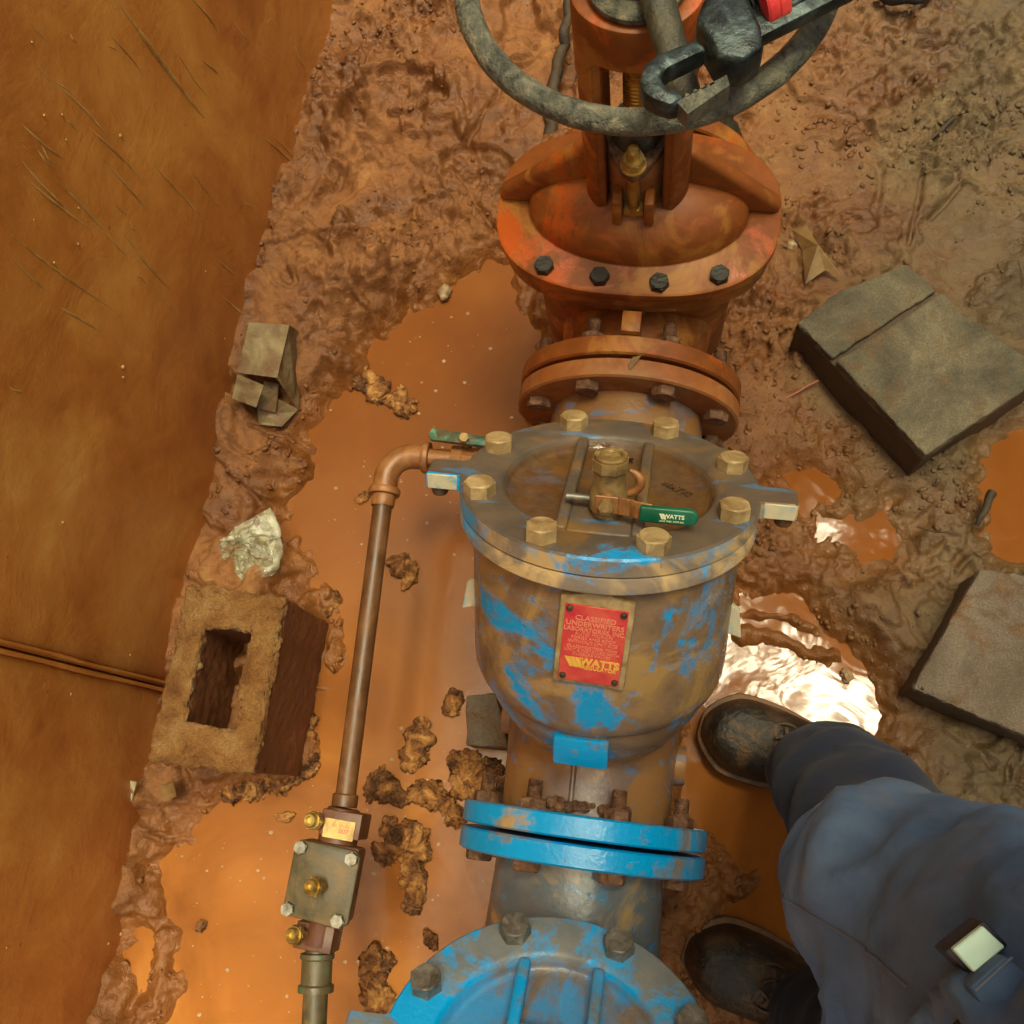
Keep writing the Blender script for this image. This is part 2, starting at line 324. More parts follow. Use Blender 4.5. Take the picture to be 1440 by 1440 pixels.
class MB:
    def __init__(self): self.bm = bmesh.new()
    def raw(self, vs, fs, T=I4):
        v = [self.bm.verts.new(T @ Vector(p)) for p in vs]
        for f in fs:
            try: self.bm.faces.new([v[i] for i in f])
            except ValueError: pass
        return self
    def box(self, c, s, T=I4):
        x, y, z = c; a, b, d = s[0] / 2, s[1] / 2, s[2] / 2
        vs = [(x + i * a, y + j * b, z + k * d) for k in (-1, 1) for j in (-1, 1) for i in (-1, 1)]
        return self.raw(vs, [(0, 2, 3, 1), (4, 5, 7, 6), (0, 1, 5, 4), (2, 6, 7, 3), (0, 4, 6, 2), (1, 3, 7, 5)], T)
    def lathe(self, prof, seg=48, T=I4, sx=1, sy=1, closed=False):
        vs, fs = [], []; n = len(prof); idx = []
        for (r, z) in prof:
            if r < 1e-6: idx.append([len(vs)] * seg); vs.append((0, 0, z))
            else:
                b = len(vs); idx.append(list(range(b, b + seg)))
                vs += [(r * sx * math.cos(2 * math.pi * i / seg), r * sy * math.sin(2 * math.pi * i / seg), z) for i in range(seg)]
        pairs = list(range(n - 1)) + ([-1] if closed else [])
        for k in pairs:
            a, b = (idx[k], idx[k + 1]) if k >= 0 else (idx[-1], idx[0])
            for i in range(seg):
                j = (i + 1) % seg
                f = []
                for q in (a[i], a[j], b[j], b[i]):
                    if q not in f: f.append(q)
                if len(f) > 2: fs.append(f)
        return self.raw(vs, fs, T)
    def prism(self, outl, z0, z1, T=I4):
        n = len(outl); vs = [(p[0], p[1], z0) for p in outl] + [(p[0], p[1], z1) for p in outl]
        fs = [tuple(range(n - 1, -1, -1)), tuple(range(n, 2 * n))] + [(i, (i + 1) % n, n + (i + 1) % n, n + i) for i in range(n)]
        return self.raw(vs, fs, T)
    def tube(self, pts, rad, seg=12, T=I4, cap=True, closed=False):
        pts = [Vector(p) for p in pts]; n = len(pts); vs, fs = [], []
        rad = rad if isinstance(rad, (list, tuple)) else [rad] * n
        prev = None
        for i, p in enumerate(pts):
            if closed: d = pts[(i + 1) % n] - pts[i - 1]
            else: d = pts[min(i + 1, n - 1)] - pts[max(i - 1, 0)]
            d.normalize()
            if prev is None:
                u = d.orthogonal().normalized()
            else:
                u = (prev - d * prev.dot(d)).normalized()
            prev = u; w = d.cross(u)
            for k in range(seg):
                a = 2 * math.pi * k / seg
                vs.append(p + (u * math.cos(a) + w * math.sin(a)) * rad[i])
        for i in range(n if closed else n - 1):
            j = (i + 1) % n
            for k in range(seg):
                l = (k + 1) % seg
                fs.append((i * seg + k, i * seg + l, j * seg + l, j * seg + k))
        if cap and not closed:
            fs.append(tuple(range(seg - 1, -1, -1))); fs.append(tuple(range((n - 1) * seg, n * seg)))
        return self.raw(vs, fs, T)
    def mesh(self, name, smooth=38, bevel=0, bseg=2, fix=True):
        bm = self.bm
        if fix: bmesh.ops.recalc_face_normals(bm, faces=bm.faces)
        if bevel:
            es = [e for e in bm.edges if len(e.link_faces) == 2 and e.calc_face_angle(0) > R(35)]
            bmesh.ops.bevel(bm, geom=es, offset=bevel, segments=bseg, affect='EDGES', profile=.5, clamp_overlap=True)
        for e in bm.edges:
            e.smooth = not (len(e.link_faces) == 2 and e.calc_face_angle(0) > R(smooth))
        for f in bm.faces: f.smooth = True
        me = bpy.data.meshes.new(name); bm.to_mesh(me); bm.free(); return me
    def build(self, name, mat, parent=None, smooth=38, bevel=0, bseg=2):
        me = self.mesh(name, smooth, bevel, bseg)
        if parent is not None:
            me.transform(Matrix.Translation(-origin_of(parent)))
            o = bpy.data.objects.new(name, me); COL.objects.link(o); o.parent = parent
        else:
            o = bpy.data.objects.new(name, me); COL.objects.link(o)
        me.materials.append(mat); return o
def text(name, s, size, MW, mat, parent, extrude=.0004, spacing=1.0, bold=0, sx=1.0):
    cu = bpy.data.curves.new(name, 'FONT'); cu.body = s; cu.size = size; cu.extrude = extrude
    cu.align_x = 'CENTER'; cu.align_y = 'CENTER'; cu.space_character = spacing; cu.offset = bold; cu.resolution_u = 3
    t = bpy.data.objects.new(name, cu); COL.objects.link(t)
    bpy.context.view_layer.update()
    me = bpy.data.meshes.new_from_object(t.evaluated_get(bpy.context.evaluated_depsgraph_get()))
    bpy.data.objects.remove(t); bpy.data.curves.remove(cu)
    me.name = name
    if sx != 1: me.transform(Matrix.Diagonal((sx, 1, 1, 1)))
    me.materials.clear()
    return link_mesh(name, me, mat, parent, MW)
def set_origin(o, p):                      # puts the thing's origin at its base, geometry stays
    o.data.transform(Matrix.Translation(-Vector(p))); o.location = p
    return o

def hex_pts(r): return [(r * math.cos(math.pi / 3 * i), r * math.sin(math.pi / 3 * i)) for i in range(6)]
def add_hex(mb, r, h, T=I4, chamfer=.0015):
    P6 = hex_pts(r); n = 24
    top = []
    mb.prism(P6, 0, h - chamfer, T)
    mb.lathe([(r * .90, h - chamfer), (r * .84, h), (0, h)], 24, T)
def hex_bolt_mesh(name, r, h, washer=0, stud=0):
    mb = MB()
    if washer: mb.lathe([(washer, -.001), (washer, .0025), (0, .0025)], 24)
    add_hex(mb, r, h)
    if stud:
        prof = [(stud, h)]
        z = h
        while z < h + stud * 1.9: prof += [(stud, z), (stud * .86, z + .0009)]; z += .0018
        prof += [(stud * .8, z), (0, z)]
        mb.lathe(prof, 16)
    return mb.mesh(name, 30)

# ------------------------------------------------------------------ numpy noise for the terrain
rng = np.random.RandomState(11)
TAB = rng.rand(256, 256).astype(np.float32)
def vnoise(x, y, f, seed=0):
    x = x * f + seed * 17.31; y = y * f + seed * 9.77
    xi = np.floor(x).astype(int); yi = np.floor(y).astype(int); u = x - xi; v = y - yi
    u = u * u * u * (u * (u * 6 - 15) + 10); v = v * v * v * (v * (v * 6 - 15) + 10)
    g = lambda a, b: TAB[(a + seed * 31) & 255, (b + seed * 57) & 255]
    return (g(xi, yi) * (1 - u) + g(xi + 1, yi) * u) * (1 - v) + (g(xi, yi + 1) * (1 - u) + g(xi + 1, yi + 1) * u) * v
def fbm(x, y, f, o=5, seed=0, gain=.5):
    s = 0; a = 1; t = 0
    for i in range(o): s = s + a * vnoise(x, y, f * 2.03 ** i, seed + i); t += a; a *= gain
    return s / t
def ridged(x, y, f, o=4, seed=0, gain=.5):
    s = 0; a = 1; t = 0
    for i in range(o): s = s + a * (1 - np.abs(2 * vnoise(x, y, f * 2.1 ** i, seed + i) - 1)); t += a; a *= gain
    return s / t
def sstep(a, b, v):
    t = np.clip((v - a) / (b - a), 0, 1); return t * t * (3 - 2 * t)
def seg_dist(X, Yv, pts, closed=False):
    d = np.full(X.shape, 9.0)
    n = len(pts)
    for i in range(n if closed else n - 1):
        a, b = pts[i], pts[(i + 1) % n]
        dx, dy = b[0] - a[0], b[1] - a[1]; L = dx * dx + dy * dy + 1e-12
        t = np.clip(((X - a[0]) * dx + (Yv - a[1]) * dy) / L, 0, 1)
        d = np.minimum(d, np.hypot(X - a[0] - t * dx, Yv - a[1] - t * dy))
    return d
def poly_sd(X, Yv, pts):
    ins = np.zeros(X.shape, bool); n = len(pts)
    for i in range(n):
        a, b = pts[i], pts[(i + 1) % n]
        c = ((a[1] > Yv) != (b[1] > Yv)) & (X < (b[0] - a[0]) * (Yv - a[1]) / (b[1] - a[1] + 1e-12) + a[0])
        ins ^= c
    d = seg_dist(X, Yv, pts, True)
    return np.where(ins, -d, d)
def W2(lst): return [tuple(at(px, py, 0)[:2]) for px, py in lst]

# ------------------------------------------------------------------ GROUND (one sheet: pit floor, banks, ground beyond)
def axis_coords(a, b, step, lo, hi):
    mid = list(np.arange(a, b, step)); left = []; right = []
    s = step; v = a
    while v > lo: s *= 1.22; v -= s; left.append(v)
    s = step; v = mid[-1]
    while v < hi: s *= 1.22; v += s; right.append(v)
    return np.array(left[::-1] + mid + right)
gx = axis_coords(-.73, .58, .0029, -14, 14)
gy = axis_coords(-.50, 1.42, .0029, -60, 14)
GX, GY = np.meshgrid(gx, gy)
puddles = [
    [(505, 480), (570, 455), (620, 405), (690, 380), (715, 440), (735, 480), (735, 600), (800, 640), (860, 900), (850, 1500), (500, 1700), (215, 1700), (225, 1450), (262, 1400), (262, 1310), (238, 1270), (238, 1215), (300, 1185), (350, 1140), (420, 1100), (448, 1085), (455, 1000), (490, 920), (462, 850), (430, 800), (402, 740), (405, 690), (450, 650), (440, 600), (470, 560), (500, 520)],
    [(172, 1345), (205, 1325), (222, 1350), (214, 1395), (185, 1408), (172, 1385)],
    [(1168, 742), (1200, 727), (1245, 722), (1268, 750), (1266, 790), (1235, 806), (1203, 800), (1192, 772), (1168, 768)],
    [(1065, 850), (1130, 838), (1175, 900), (1225, 955), (1232, 1035), (1160, 1035), (1090, 1090), (1105, 1195), (1060, 1205), (985, 1150), (968, 1070), (1000, 1000), (1030, 930), (1020, 900)],
    [(1035, 1290), (1100, 1255), (1160, 1260), (1230, 1330), (1200, 1400), (1100, 1380)],
    [(1405, 625), (1480, 600), (1500, 780), (1425, 770), (1400, 700)],
    [(1120, 675), (1160, 660), (1178, 690), (1135, 705)],
]
ground_sd = None
def ground_height(X, Yv):
    wx = (fbm(X, Yv, 9, 4, 3) - .5) * .07; wy = (fbm(X, Yv, 9, 4, 5) - .5) * .07
    wx2 = (fbm(X, Yv, 40, 3, 13) - .5) * .016; wy2 = (fbm(X, Yv, 40, 3, 15) - .5) * .016
    sd = np.full(X.shape, 9.0)
    near = (X > -.9) & (X < .9) & (Yv > -1) & (Yv < 1.7)
    for p in puddles:
        q = np.full(X.shape, 9.0); q[near] = poly_sd((X + wx * .6 + wx2 * 1.6)[near], (Yv + wy * .6 + wy2 * 1.6)[near], W2(p)); sd = np.minimum(sd, q)
    m = sstep(-.05, .06, sd)
    base = .012 + .030 * sstep(0, .14, sd) + .022 * (fbm(X, Yv, 3.1, 3, 21) - .5)
    left = sstep(-.30, -.55, X)
    top = sstep(.45, .9, Yv) * sstep(.1, -.2, X)
    base += .018 * left + .02 * top
    right = sstep(.05, .3, X)
    U = (X + Yv) * .7071; Vd = (Yv - X) * .7071                    # soft ridges run diagonally
    lump = fbm(X + wx, Yv + wy, 11, 3, 31) - .5
    fold = ridged(U * .55 + wx * 1.2, Vd + wy * 1.2, 10, 2, 41)
    worm = ridged(X + wx2 * 1.5 + wx, Yv + wy2 * 1.5, 27, 2, 51)
    crumb = fbm(X + wx2, Yv + wy2, 70, 3, 61) - .5
    t1 = fbm(X + wx * 1.5, Yv + wy * 1.5, 5.5, 3, 73); t2 = fbm(X + wx * 1.5 + wx2, Yv + wy * 1.5, 9, 3, 77)
    slab = sstep(.46, .50, t1) + .7 * sstep(.50, .53, t2) + .5 * sstep(.58, .60, t2)
    patch = sstep(.50, .60, fbm(X + wx2, Yv, 6, 4, 71))
    amp = .6 + .55 * left + .5 * top + .1 * right
    rough = amp * (.042 * lump + .017 * (fold - .6) + .006 * (worm - .62) + .016 * (slab - 1.0) + .006 * crumb)
    rough += patch * (.020 * (ridged(X + wx2 * 2, Yv + wy2 * 2, 48, 2, 81) - .5) + .012 * crumb)
    h = base * m + (-.030) * (1 - m) + rough * (.25 + .75 * m)
    for pts, hh, wd in (([(1025, 872), (1095, 868), (1150, 885), (1215, 905)], .040, .013), ([(1020, 903), (1100, 905), (1160, 928), (1215, 935)], .042, .017), ([(1225, 1040), (1180, 1000), (1200, 960)], .020, .012), ([(1010, 985), (1045, 965), (1075, 972)], .016, .01)):  # mud bars added to imitate dark bands in the bright puddle's reflection
        q = seg_dist(X + wx * .35 + wx2 * 1.3, Yv + wy * .35 + wy2 * 1.3, W2(pts)); h = h + hh * np.exp(-(q / wd) ** 2) * sstep(.0, -.03, sd)
    # cracks in the drying mud
    for pts in ([(716, 135), (706, 165), (690, 190), (672, 215), (665, 232)], [(640, 255), (660, 275), (672, 300), (695, 330)],
                [(1302, 205), (1303, 255), (1288, 268), (1280, 310), (1270, 362)], [(1345, 275), (1325, 300), (1300, 325)], [(1288, 268), (1330, 266), (1366, 285)],
                [(370, 615), (410, 622), (440, 640), (452, 700), (455, 745)], [(400, 738), (430, 742), (456, 752)], [(712, 385), (718, 430)],
                [(1400, 860), (1330, 900), (1300, 935)], [(1200, 330), (1170, 325), (1160, 328)], [(1320, 185), (1345, 160)]):
        q = seg_dist(X + wx2 * .35, Yv + wy2 * .35, W2(pts)) if True else 0
        h -= .012 * np.exp(-(q / .0035) ** 2) * (m > .3)
    # tidy bed under the blocks
    # pit sides
    edge = np.maximum.reduce([X - 1.15, Yv - 1.62, -30.0 - Yv])
    bank = sstep(0, .75, edge + (fbm(X, Yv, 2.2, 4, 91) - .5) * .25)
    h = h + bank * 1.75
    behind = sstep(WX - .12, WX - .2, X)
    h = np.where(behind > 0, h * (1 - behind) + (2.25 + .06 * (fbm(X, Yv, 2, 4, 95) - .5)) * behind, h)
    return h
GZ = ground_height(GX, GY)
ny_, nx_ = GX.shape
gv = np.column_stack([GX.ravel(), GY.ravel(), GZ.ravel()]).astype(np.float32)
ii = (np.arange(ny_ - 1)[:, None] * nx_ + np.arange(nx_ - 1)[None, :]).ravel()
gf = np.column_stack([ii, ii + 1, ii + 1 + nx_, ii + nx_]).astype(np.int32)
def np_mesh(name, v, f, smooth=True):
    me = bpy.data.meshes.new(name); me.vertices.add(len(v)); me.vertices.foreach_set('co', v.ravel())
    k = f.shape[1]
    me.loops.add(f.size); me.loops.foreach_set('vertex_index', f.ravel())
    me.polygons.add(len(f)); me.polygons.foreach_set('loop_start', np.arange(0, f.size, k, dtype=np.int32))
    me.polygons.foreach_set('loop_total', np.full(len(f), k, np.int32))
    me.polygons.foreach_set('use_smooth', np.full(len(f), smooth)); me.update(); me.validate(); return me
g = link_mesh('ground', np_mesh('ground', gv, gf), M['ground']); tag(g, 'wet red brown mud floor of the pit and its dirt banks', kind='structure')
def gz(x, y):
    return float(ground_height(np.array([[x]]), np.array([[y]]))[0, 0])

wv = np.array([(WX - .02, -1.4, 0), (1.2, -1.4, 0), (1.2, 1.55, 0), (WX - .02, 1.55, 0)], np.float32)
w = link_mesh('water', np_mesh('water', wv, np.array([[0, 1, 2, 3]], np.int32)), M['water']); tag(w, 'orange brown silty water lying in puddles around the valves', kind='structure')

# ------------------------------------------------------------------ WALL on the left
wall = thing('pit_wall', (WX - .12, .3, 0), 'smooth orange stained plaster wall rising along the left of the pit', 'wall')
JY = .076
def bend(y): return np.clip(np.asarray(y) - .2, 0, 9) * .058
def wall_panel(y0, y1):
    ny, nz = max(2, int((y1 - y0) / .05)), 40
    zs = np.linspace(-.15, 2.3, nz); ys = np.linspace(y0, y1, ny)
    A, B = np.meshgrid(ys, zs)
    dx = bend(A) + (fbm(A, B, 2.3, 4, 7) - .5) * .010 + (fbm(A, B, 11, 3, 17) - .5) * .003
    front = np.column_stack([(WX + dx).ravel(), A.ravel(), B.ravel()])
    back = np.column_stack([WX - .13 + bend(A).ravel(), A.ravel(), B.ravel()])
    v = np.vstack([front, back]).astype(np.float32) - np.array(wall.location, np.float32)
    n = A.size; i = (np.arange(nz - 1)[:, None] * ny + np.arange(ny - 1)[None, :]).ravel()
    f = [np.column_stack([i, i + 1, i + 1 + ny, i + ny]), np.column_stack([n + i + ny, n + i + 1 + ny, n + i + 1, n + i])]
    def rim(idx): idx = np.array(idx); return np.column_stack([idx[:-1], idx[:-1] + n, idx[1:] + n, idx[1:]])
    f += [rim(range(0, ny)), rim(list(range((nz - 1) * ny, nz * ny))[::-1]), rim(list(range(0, nz * ny, ny))[::-1]), rim(range(ny - 1, nz * ny, ny))]
    me = np_mesh('wall_panel', v, np.vstack(f).astype(np.int32))
    o = bpy.data.objects.new('wall_panel', me); COL.objects.link(o); o.parent = wall; me.materials.append(M['wall'])
    return o
wall_panel(-1.5, JY - .0015); wall_panel(JY + .0015, 1.9)
for dy, rr in ((-.005, .0026), (.006, .0022)):
    mb = MB(); pts = []; rad = []
    for i in range(76):
        z = -.1 + i * .031
        pts.append((WX + .0035 + .001 * mn.noise((z * 9, dy * 99, 0)), JY + dy + .003 * mn.noise((z * 6, 3, dy)), z)); rad.append(rr * (1 + .3 * mn.noise((z * 14, 5, dy))))
    mb.tube(pts, rad, 8); mb.build('joint_bead', M['wall'], wall, 60)
mb = MB()
streaks = [((118, -5), (262, 176), .0030), ((222, -10), (272, 55), .0014), ((0, 168), (68, 228), .0016), ((48, 248), (136, 330), .0018), ((0, 215), (82, 305), .0014), ((0, 235), (120, 335), .0012), ((40, 105), (135, 205), .0012),
           ((90, 170), (182, 265), .0014), ((105, 212), (190, 300), .0012), ((0, 330), (150, 442), .0014), ((0, 360), (70, 425), .001), ((58, 420), (140, 478), .0014), ((330, 190), (400, 248), .0014), ((348, 188), (402, 250), .001),
           ((285, 410), (345, 470), .0016), ((115, 42), (170, 112), .001), ((200, 60), (255, 135), .001), ((0, 20), (35, 60), .001), ((240, 75), (270, 110), .001), ((370, 60), (390, 100), .001), ((150, 330), (222, 410), .0014),
           ((170, 210), (270, 320), .001), ((65, 165), (80, 188), .0012), ((30, 200), (50, 228), .0012), ((310, 280), (330, 300), .001), ((0, 540), (24, 552), .001)]
for _ in range(24):
    a = (random.uniform(-10, 420), random.uniform(-10, 470)); L = random.uniform(12, 70)
    if a[0] > 330 - (a[1] - 0) * .12: continue
    streaks.append((a, (a[0] + L * .72, a[1] + L * .78), random.uniform(.0005, .0011)))
for a, b, r in streaks:
    pts, rad = [], []
    for i in range(9):
        t = i / 8; p = on_wall(a[0] + (b[0] - a[0]) * t, a[1] + (b[1] - a[1]) * t + 3 * math.sin(t * 4 + a[0]))
        p.x += (fbm(np.array([p.y]), np.array([p.z]), 2.3, 4, 7)[0] - .5) * .010 + (fbm(np.array([p.y]), np.array([p.z]), 11, 3, 17)[0] - .5) * .003
        p.x += float(bend(p.y)) - r * .2; pts.append(p); rad.append(max(.0002, 1.25 * r * math.sin(math.pi * min(.97, t * .94 + .04)) * (1 + .4 * mn.noise((t * 7, a[0], a[1])))))
    mb.tube(pts, rad, 6)
for _ in range(42):
    p = on_wall(random.uniform(0, 380), random.uniform(20, 1400)); p.x += float(bend(p.y)); r = random.uniform(.001, .0032)
    mb.lathe([(0, -r), (r, 0), (r * .7, r * .6), (0, r * .8)], 7, axis_frame(p, (1, 0, 0)))
tr = mb.build('trowel_marks', M['ridge'], wall, 60); tr['kind'] = 'stuff'

# ------------------------------------------------------------------ CHECK VALVES
s2 = math.sqrt(.5)
hb_tan = hex_bolt_mesh('bolt', .0155, .014); hb_grey = hex_bolt_mesh('bolt', .0155, .014)
hb_tan.materials.append(M['tan_bolt']); hb_grey.materials.append(M['grey_bolt'])
def through_bolt_mesh(mat, head, nut, L):      # runs along +z: head at 0 facing -z, nut from z = L
    mb = MB()
    add_hex(mb, head, .012, Matrix.Rotation(math.pi, 4, 'X'))
    mb = mb2 = mb
    me = mb.mesh('flange_bolt', 30); me.materials.append(mat)
    mb = MB(); prof = [(nut * .84, L + .013)]; z = L + .0131
    mb.prism(hex_pts(nut), L, L + .0115)
    prof = [(nut * .90, L + .0115), (nut * .84, L + .013), (.0085, L + .013)]
    for k in range(9): prof += [(.0085, z), (.0074, z + .0011)]; z += .0022
    mb.lathe(prof + [(.007, z), (0, z)], 18)
    bmesh.ops.remove_doubles(mb.bm, verts=mb.bm.verts, dist=1e-6)
    nu = mb.mesh('nut', 30); nu.materials.append(mat); return me, nu
rust_bolt = through_bolt_mesh(M['rust'], .0155, .0150, .0505)
tan_through = through_bolt_mesh(M['rust'], .0155, .0150, .050)
PX_ = -.058
FR = .141
def pipe_flange(mb, y0, y1, r=FR, seg=96):     # disc with its axis along y
    T = frame((PX_, 0, .25), (1, 0, 0), (0, 0, -1), (0, 1, 0))
    mb.lathe([(0, y0), (r - .003, y0), (r, y0 + .002), (r, y1 - .002), (r - .003, y1), (0, y1)], seg, T)
    return mb

def check_valve(c, yin, yout, label, mats, first):
    c = Vector(c); X = Vector((1, 0, 0)); w = Vector((0, s2, -s2)); n = Vector((0, s2, s2))
    T = frame(c, X, w, n)
    root = thing('check_valve', (PX_, (yin + yout) / 2, .03), label, 'check valve')
    # --- bonnet cover with two ears, a ring and a recessed middle
    th = []
    a = 0
    while a < 2 * math.pi - 1e-6:
        th.append(a); d = min(abs(math.remainder(a, math.pi)), 1)
        a += .012 if d < .32 else .05
    Ro = .1475
    def smax(p, q, k):
        h = max(k - abs(p - q), 0) / k; return max(p, q) + h * h * k * .25
    def r_out(t):
        hw = .015; cth, sth = abs(math.cos(t)), abs(math.sin(t))
        rt = min(.182 / max(cth, 1e-3), hw / max(sth, 1e-3))
        return smax(Ro, rt, .03)
    prof = [(0, -.018), ('o', -.018), ('o', -.002), ('i', 0), (.109, 0), (.1055, -.0015), (.1035, -.004), (.1005, -.012), (.0975, -.0152), (.092, -.0165), (0, -.0155)]
    vs, fs = [], []; idx = []
    for (r, z) in prof:
        if r == 0: idx.append([len(vs)] * len(th)); vs.append((0, 0, z)); continue
        b = len(vs); idx.append(list(range(b, b + len(th))))
        for t in th:
            rr = r_out(t) if r == 'o' else r_out(t) - .0022 if r == 'i' else r
            vs.append((rr * math.cos(t), rr * math.sin(t), z))
    for k in range(len(prof) - 1):
        for i in range(len(th)):
            j = (i + 1) % len(th); f = []
            for q in (idx[k][i], idx[k][j], idx[k + 1][j], idx[k + 1][i]):
                if q not in f: f.append(q)
            if len(f) > 2: fs.append(f)
    mb = MB().raw(vs, fs, T)
    for sgn in (-1, 1):
        mb.lathe([(0, -.029), (.0075, -.029), (.009, -.026), (.009, -.016), (0, -.016)], 20, T @ Matrix.Translation((sgn * .171, -.0035, 0)))
    cover = mb.build('cover', mats['cover'], root, 42)
    cover.data.materials.append(mats['rim']); Ti = T.inverted(); ro_ = origin_of(root)
    for f in cover.data.polygons:                       # the upright edge is rubbed and splashed like the flange under it
        p = Ti @ (f.center + ro_); nn = Ti.to_3x3() @ f.normal
        if abs(nn.z) < .4 and math.hypot(p.x, p.y) > .14 and -.019 < p.z: f.material_index = 1
    for sgn in (-1, 1):
        MB().prism([(sgn * .150, -.0148), (sgn * .1805, -.0150), (sgn * .1805, -.0172), (sgn * .150, -.0172)], -.0175, -.0012, T).build('ear_edge', M['pale_edge'], cover, 38, .0008, 1)
    mb = MB()
    for u in (-.036, .034):
        half = math.sqrt(.1035 ** 2 - u * u)
        mb.box((u, 0, -.0078), (.0115, half * 2, .0155), T)
    mb.build('rib', mats['cover'], cover, 38, .0036, 3)
    mb = MB()
    if first: mb.box((-.001, -.063, -.0095), (.0605, .068, .0125), T)
    else: mb.box((-.001, -.028, -.0115), (.0625, .128, .009), T)
    mb.build('raised_panel', mats['cover'], cover, 38, .003, 3)
    # --- far panel with cast lettering
    if first:
        text('cast_lettering', '1SZ', .012, T @ Matrix.Translation((.010, .075, -.0133)), M['black_print'], cover, .0006)
        text('cast_lettering', 'WATTS', .011, T @ Matrix.Translation((.066, .022, -.0136)) @ Matrix.Rotation(R(-38), 4, 'Z'), mats['cover'], cover, .0008)
    # --- bolts round the cover
    for k in range(8):
        ang = R(22.5 + 45 * k)
        p = Matrix.Translation((.13 * math.cos(ang), .13 * math.sin(ang), .0)) @ Matrix.Rotation(R(random.uniform(0, 60) if not first else 30 * (k % 2) + 8), 4, 'Z')
        link_mesh('bolt', hb_tan if first else hb_grey, None, root, T @ p)
    # --- flange of the body under the cover
    mb = MB().lathe([(0, -.0202), (.1455, -.0202), (.1470, -.022), (.1475, -.036), (.145, -.0385), (.134, -.040), (0, -.040)], 128, T)
    mb.lathe([(.1435, -.0175), (.1435, -.0206)], 96, T)
    mb.build('body_flange', mats['rim'], root, 40)
    # --- slanting body with a rounded end, level waterway
    mb = MB().lathe([(.1315, -.036), (.1335, -.045), (.1342, -.06), (.1342, -.192), (.1335, -.204), (.1305, -.214), (.1255, -.2205), (.122, -.222), (.121, -.230), (.116, -.246), (.098, -.280), (.06, -.306), (0, -.32)], 128, T)
    mb.build('body', mats['body'], root, 32)
    mb = MB(); TY = frame((PX_, 0, .25), (1, 0, 0), (0, 0, -1), (0, 1, 0))
    y0, y1 = yout + .02, yin - .02
    mb.lathe([(.097, y0), (.0985, y0 + .05), (.101, y0 + .10), (.105, y0 + .16), (.105, y0 + .2), (.103, y1 - .16), (.098, y1 - .06), (.096, y1)], 96, TY)
    ww = mb.build('waterway', mats['pipe'], root, 40)
    mb = MB().tube([(PX_ - .012, y0 + .002, .25 + .0975), (PX_ - .0125, y0 + .05, .25 + .0988), (PX_ - .013, y0 + .1, .25 + .101)], [.003, .003, .002], 8)
    mb.build('casting_seam', mats['pipe'], ww, 60)
    for sgn, yy in ((1, y0 + .075), (-1, y0 + .11)):
        mb = MB().lathe([(0, -.02), (.023, -.02), (.023, .008), (.0215, .0105), (.013, .0105), (.013, .006), (0, .006)], 32, frame((PX_ + sgn * .1, yy, .245), (0, 1, 0), (0, 0, sgn), (sgn, 0, 0)))
        mb.build('port_boss', mats['pipe'], ww, 38)
    # --- lower lug and side fins
    mb = MB().box((-.004, -.099, -.245), (.056, .052, .036), T)
    mb.build('lug', mats['lug'], root, 38, .003, 2)
    for sgn in (-1, 1):
        mb = MB().prism([(0, .0), (.014, .010), (.020, .044), (0, .038)], -.0035, .0035, T @ Matrix.Translation((sgn * .126, -.02, -.112)) @ frame((0, 0, 0), (sgn, 0, 0), (0, 0, -1), (0, 1, 0)))
        mb.build('side_fin', M['pale_edge'], root, 38, .001, 1)
    # --- pipe flanges
    mb = pipe_flange(MB(), yout + .0025, yout + .0265); mb.build('pipe_flange', mats['flange_out'], root, 30)
    mb = pipe_flange(MB(), yin - .0265, yin - .0025); mb.build('pipe_flange', mats['flange_in'], root, 30)
    return root, T

YA, YB, YC = .499, -.046, -.600
m1 = dict(cover=M['silted'], rim=M['blue_rim'], body=M['blue_half'], pipe=M['silted_brown'], lug=M['blue_clean'], flange_out=M['blue_clean'], flange_in=M['orange_mud'])
cv1, T1 = check_valve((-.056, .302, .529), YA, YB, 'silt coated blue check valve with red nameplate, nearest the orange gate valve', m1, True)
m2 = dict(cover=M['cover_teal'], rim=M['blue_half'], body=M['blue_half'], pipe=M['teal_mud'], lug=M['blue_clean'], flange_out=M['blue_half'], flange_in=M['blue_clean'])
cv2, T2 = check_valve((-.054, -.2195, .529), YB, YC, 'bright blue check valve cut off at the bottom edge with grey bolts on its cover', m2, False)
for rootv, yj, mesh in ((cv1, YA, tan_through), (cv1, YB, rust_bolt)):
    for k in range(8):
        ang = R(22.5 + 45 * k + (3 if yj == YB else 0))
        p = Vector((PX_ + .119 * math.cos(ang), yj - .0255 - .0002, .25 + .119 * math.sin(ang)))
        o = link_mesh('flange_bolt', mesh[0], None, rootv, axis_frame(p, (0, 1, 0)) @ Matrix.Rotation(R(17 * k), 4, 'Z'))
        nu = bpy.data.objects.new('nut', mesh[1]); COL.objects.link(nu); nu.parent = o
# rusty scale lodged against the flange
mb = MB()
for k in range(26):
    x = random.uniform(-.035, .05); p = Vector((PX_ + x, YB + .032 + random.uniform(0, .006), .25 + math.sqrt(.1005 ** 2 - x * x) + random.uniform(-.001, .004)))
    s = random.uniform(.003, .0075); mb.lathe([(0, -s * .6), (s, -s * .2), (s * .9, s * .3), (0, s * .6)], 6, axis_frame(p, (random.uniform(-1, 1), random.uniform(-1, 1), 1)))
sc = mb.build('rust_scale', M['rust'], cv1, 20); sc['kind'] = 'stuff'

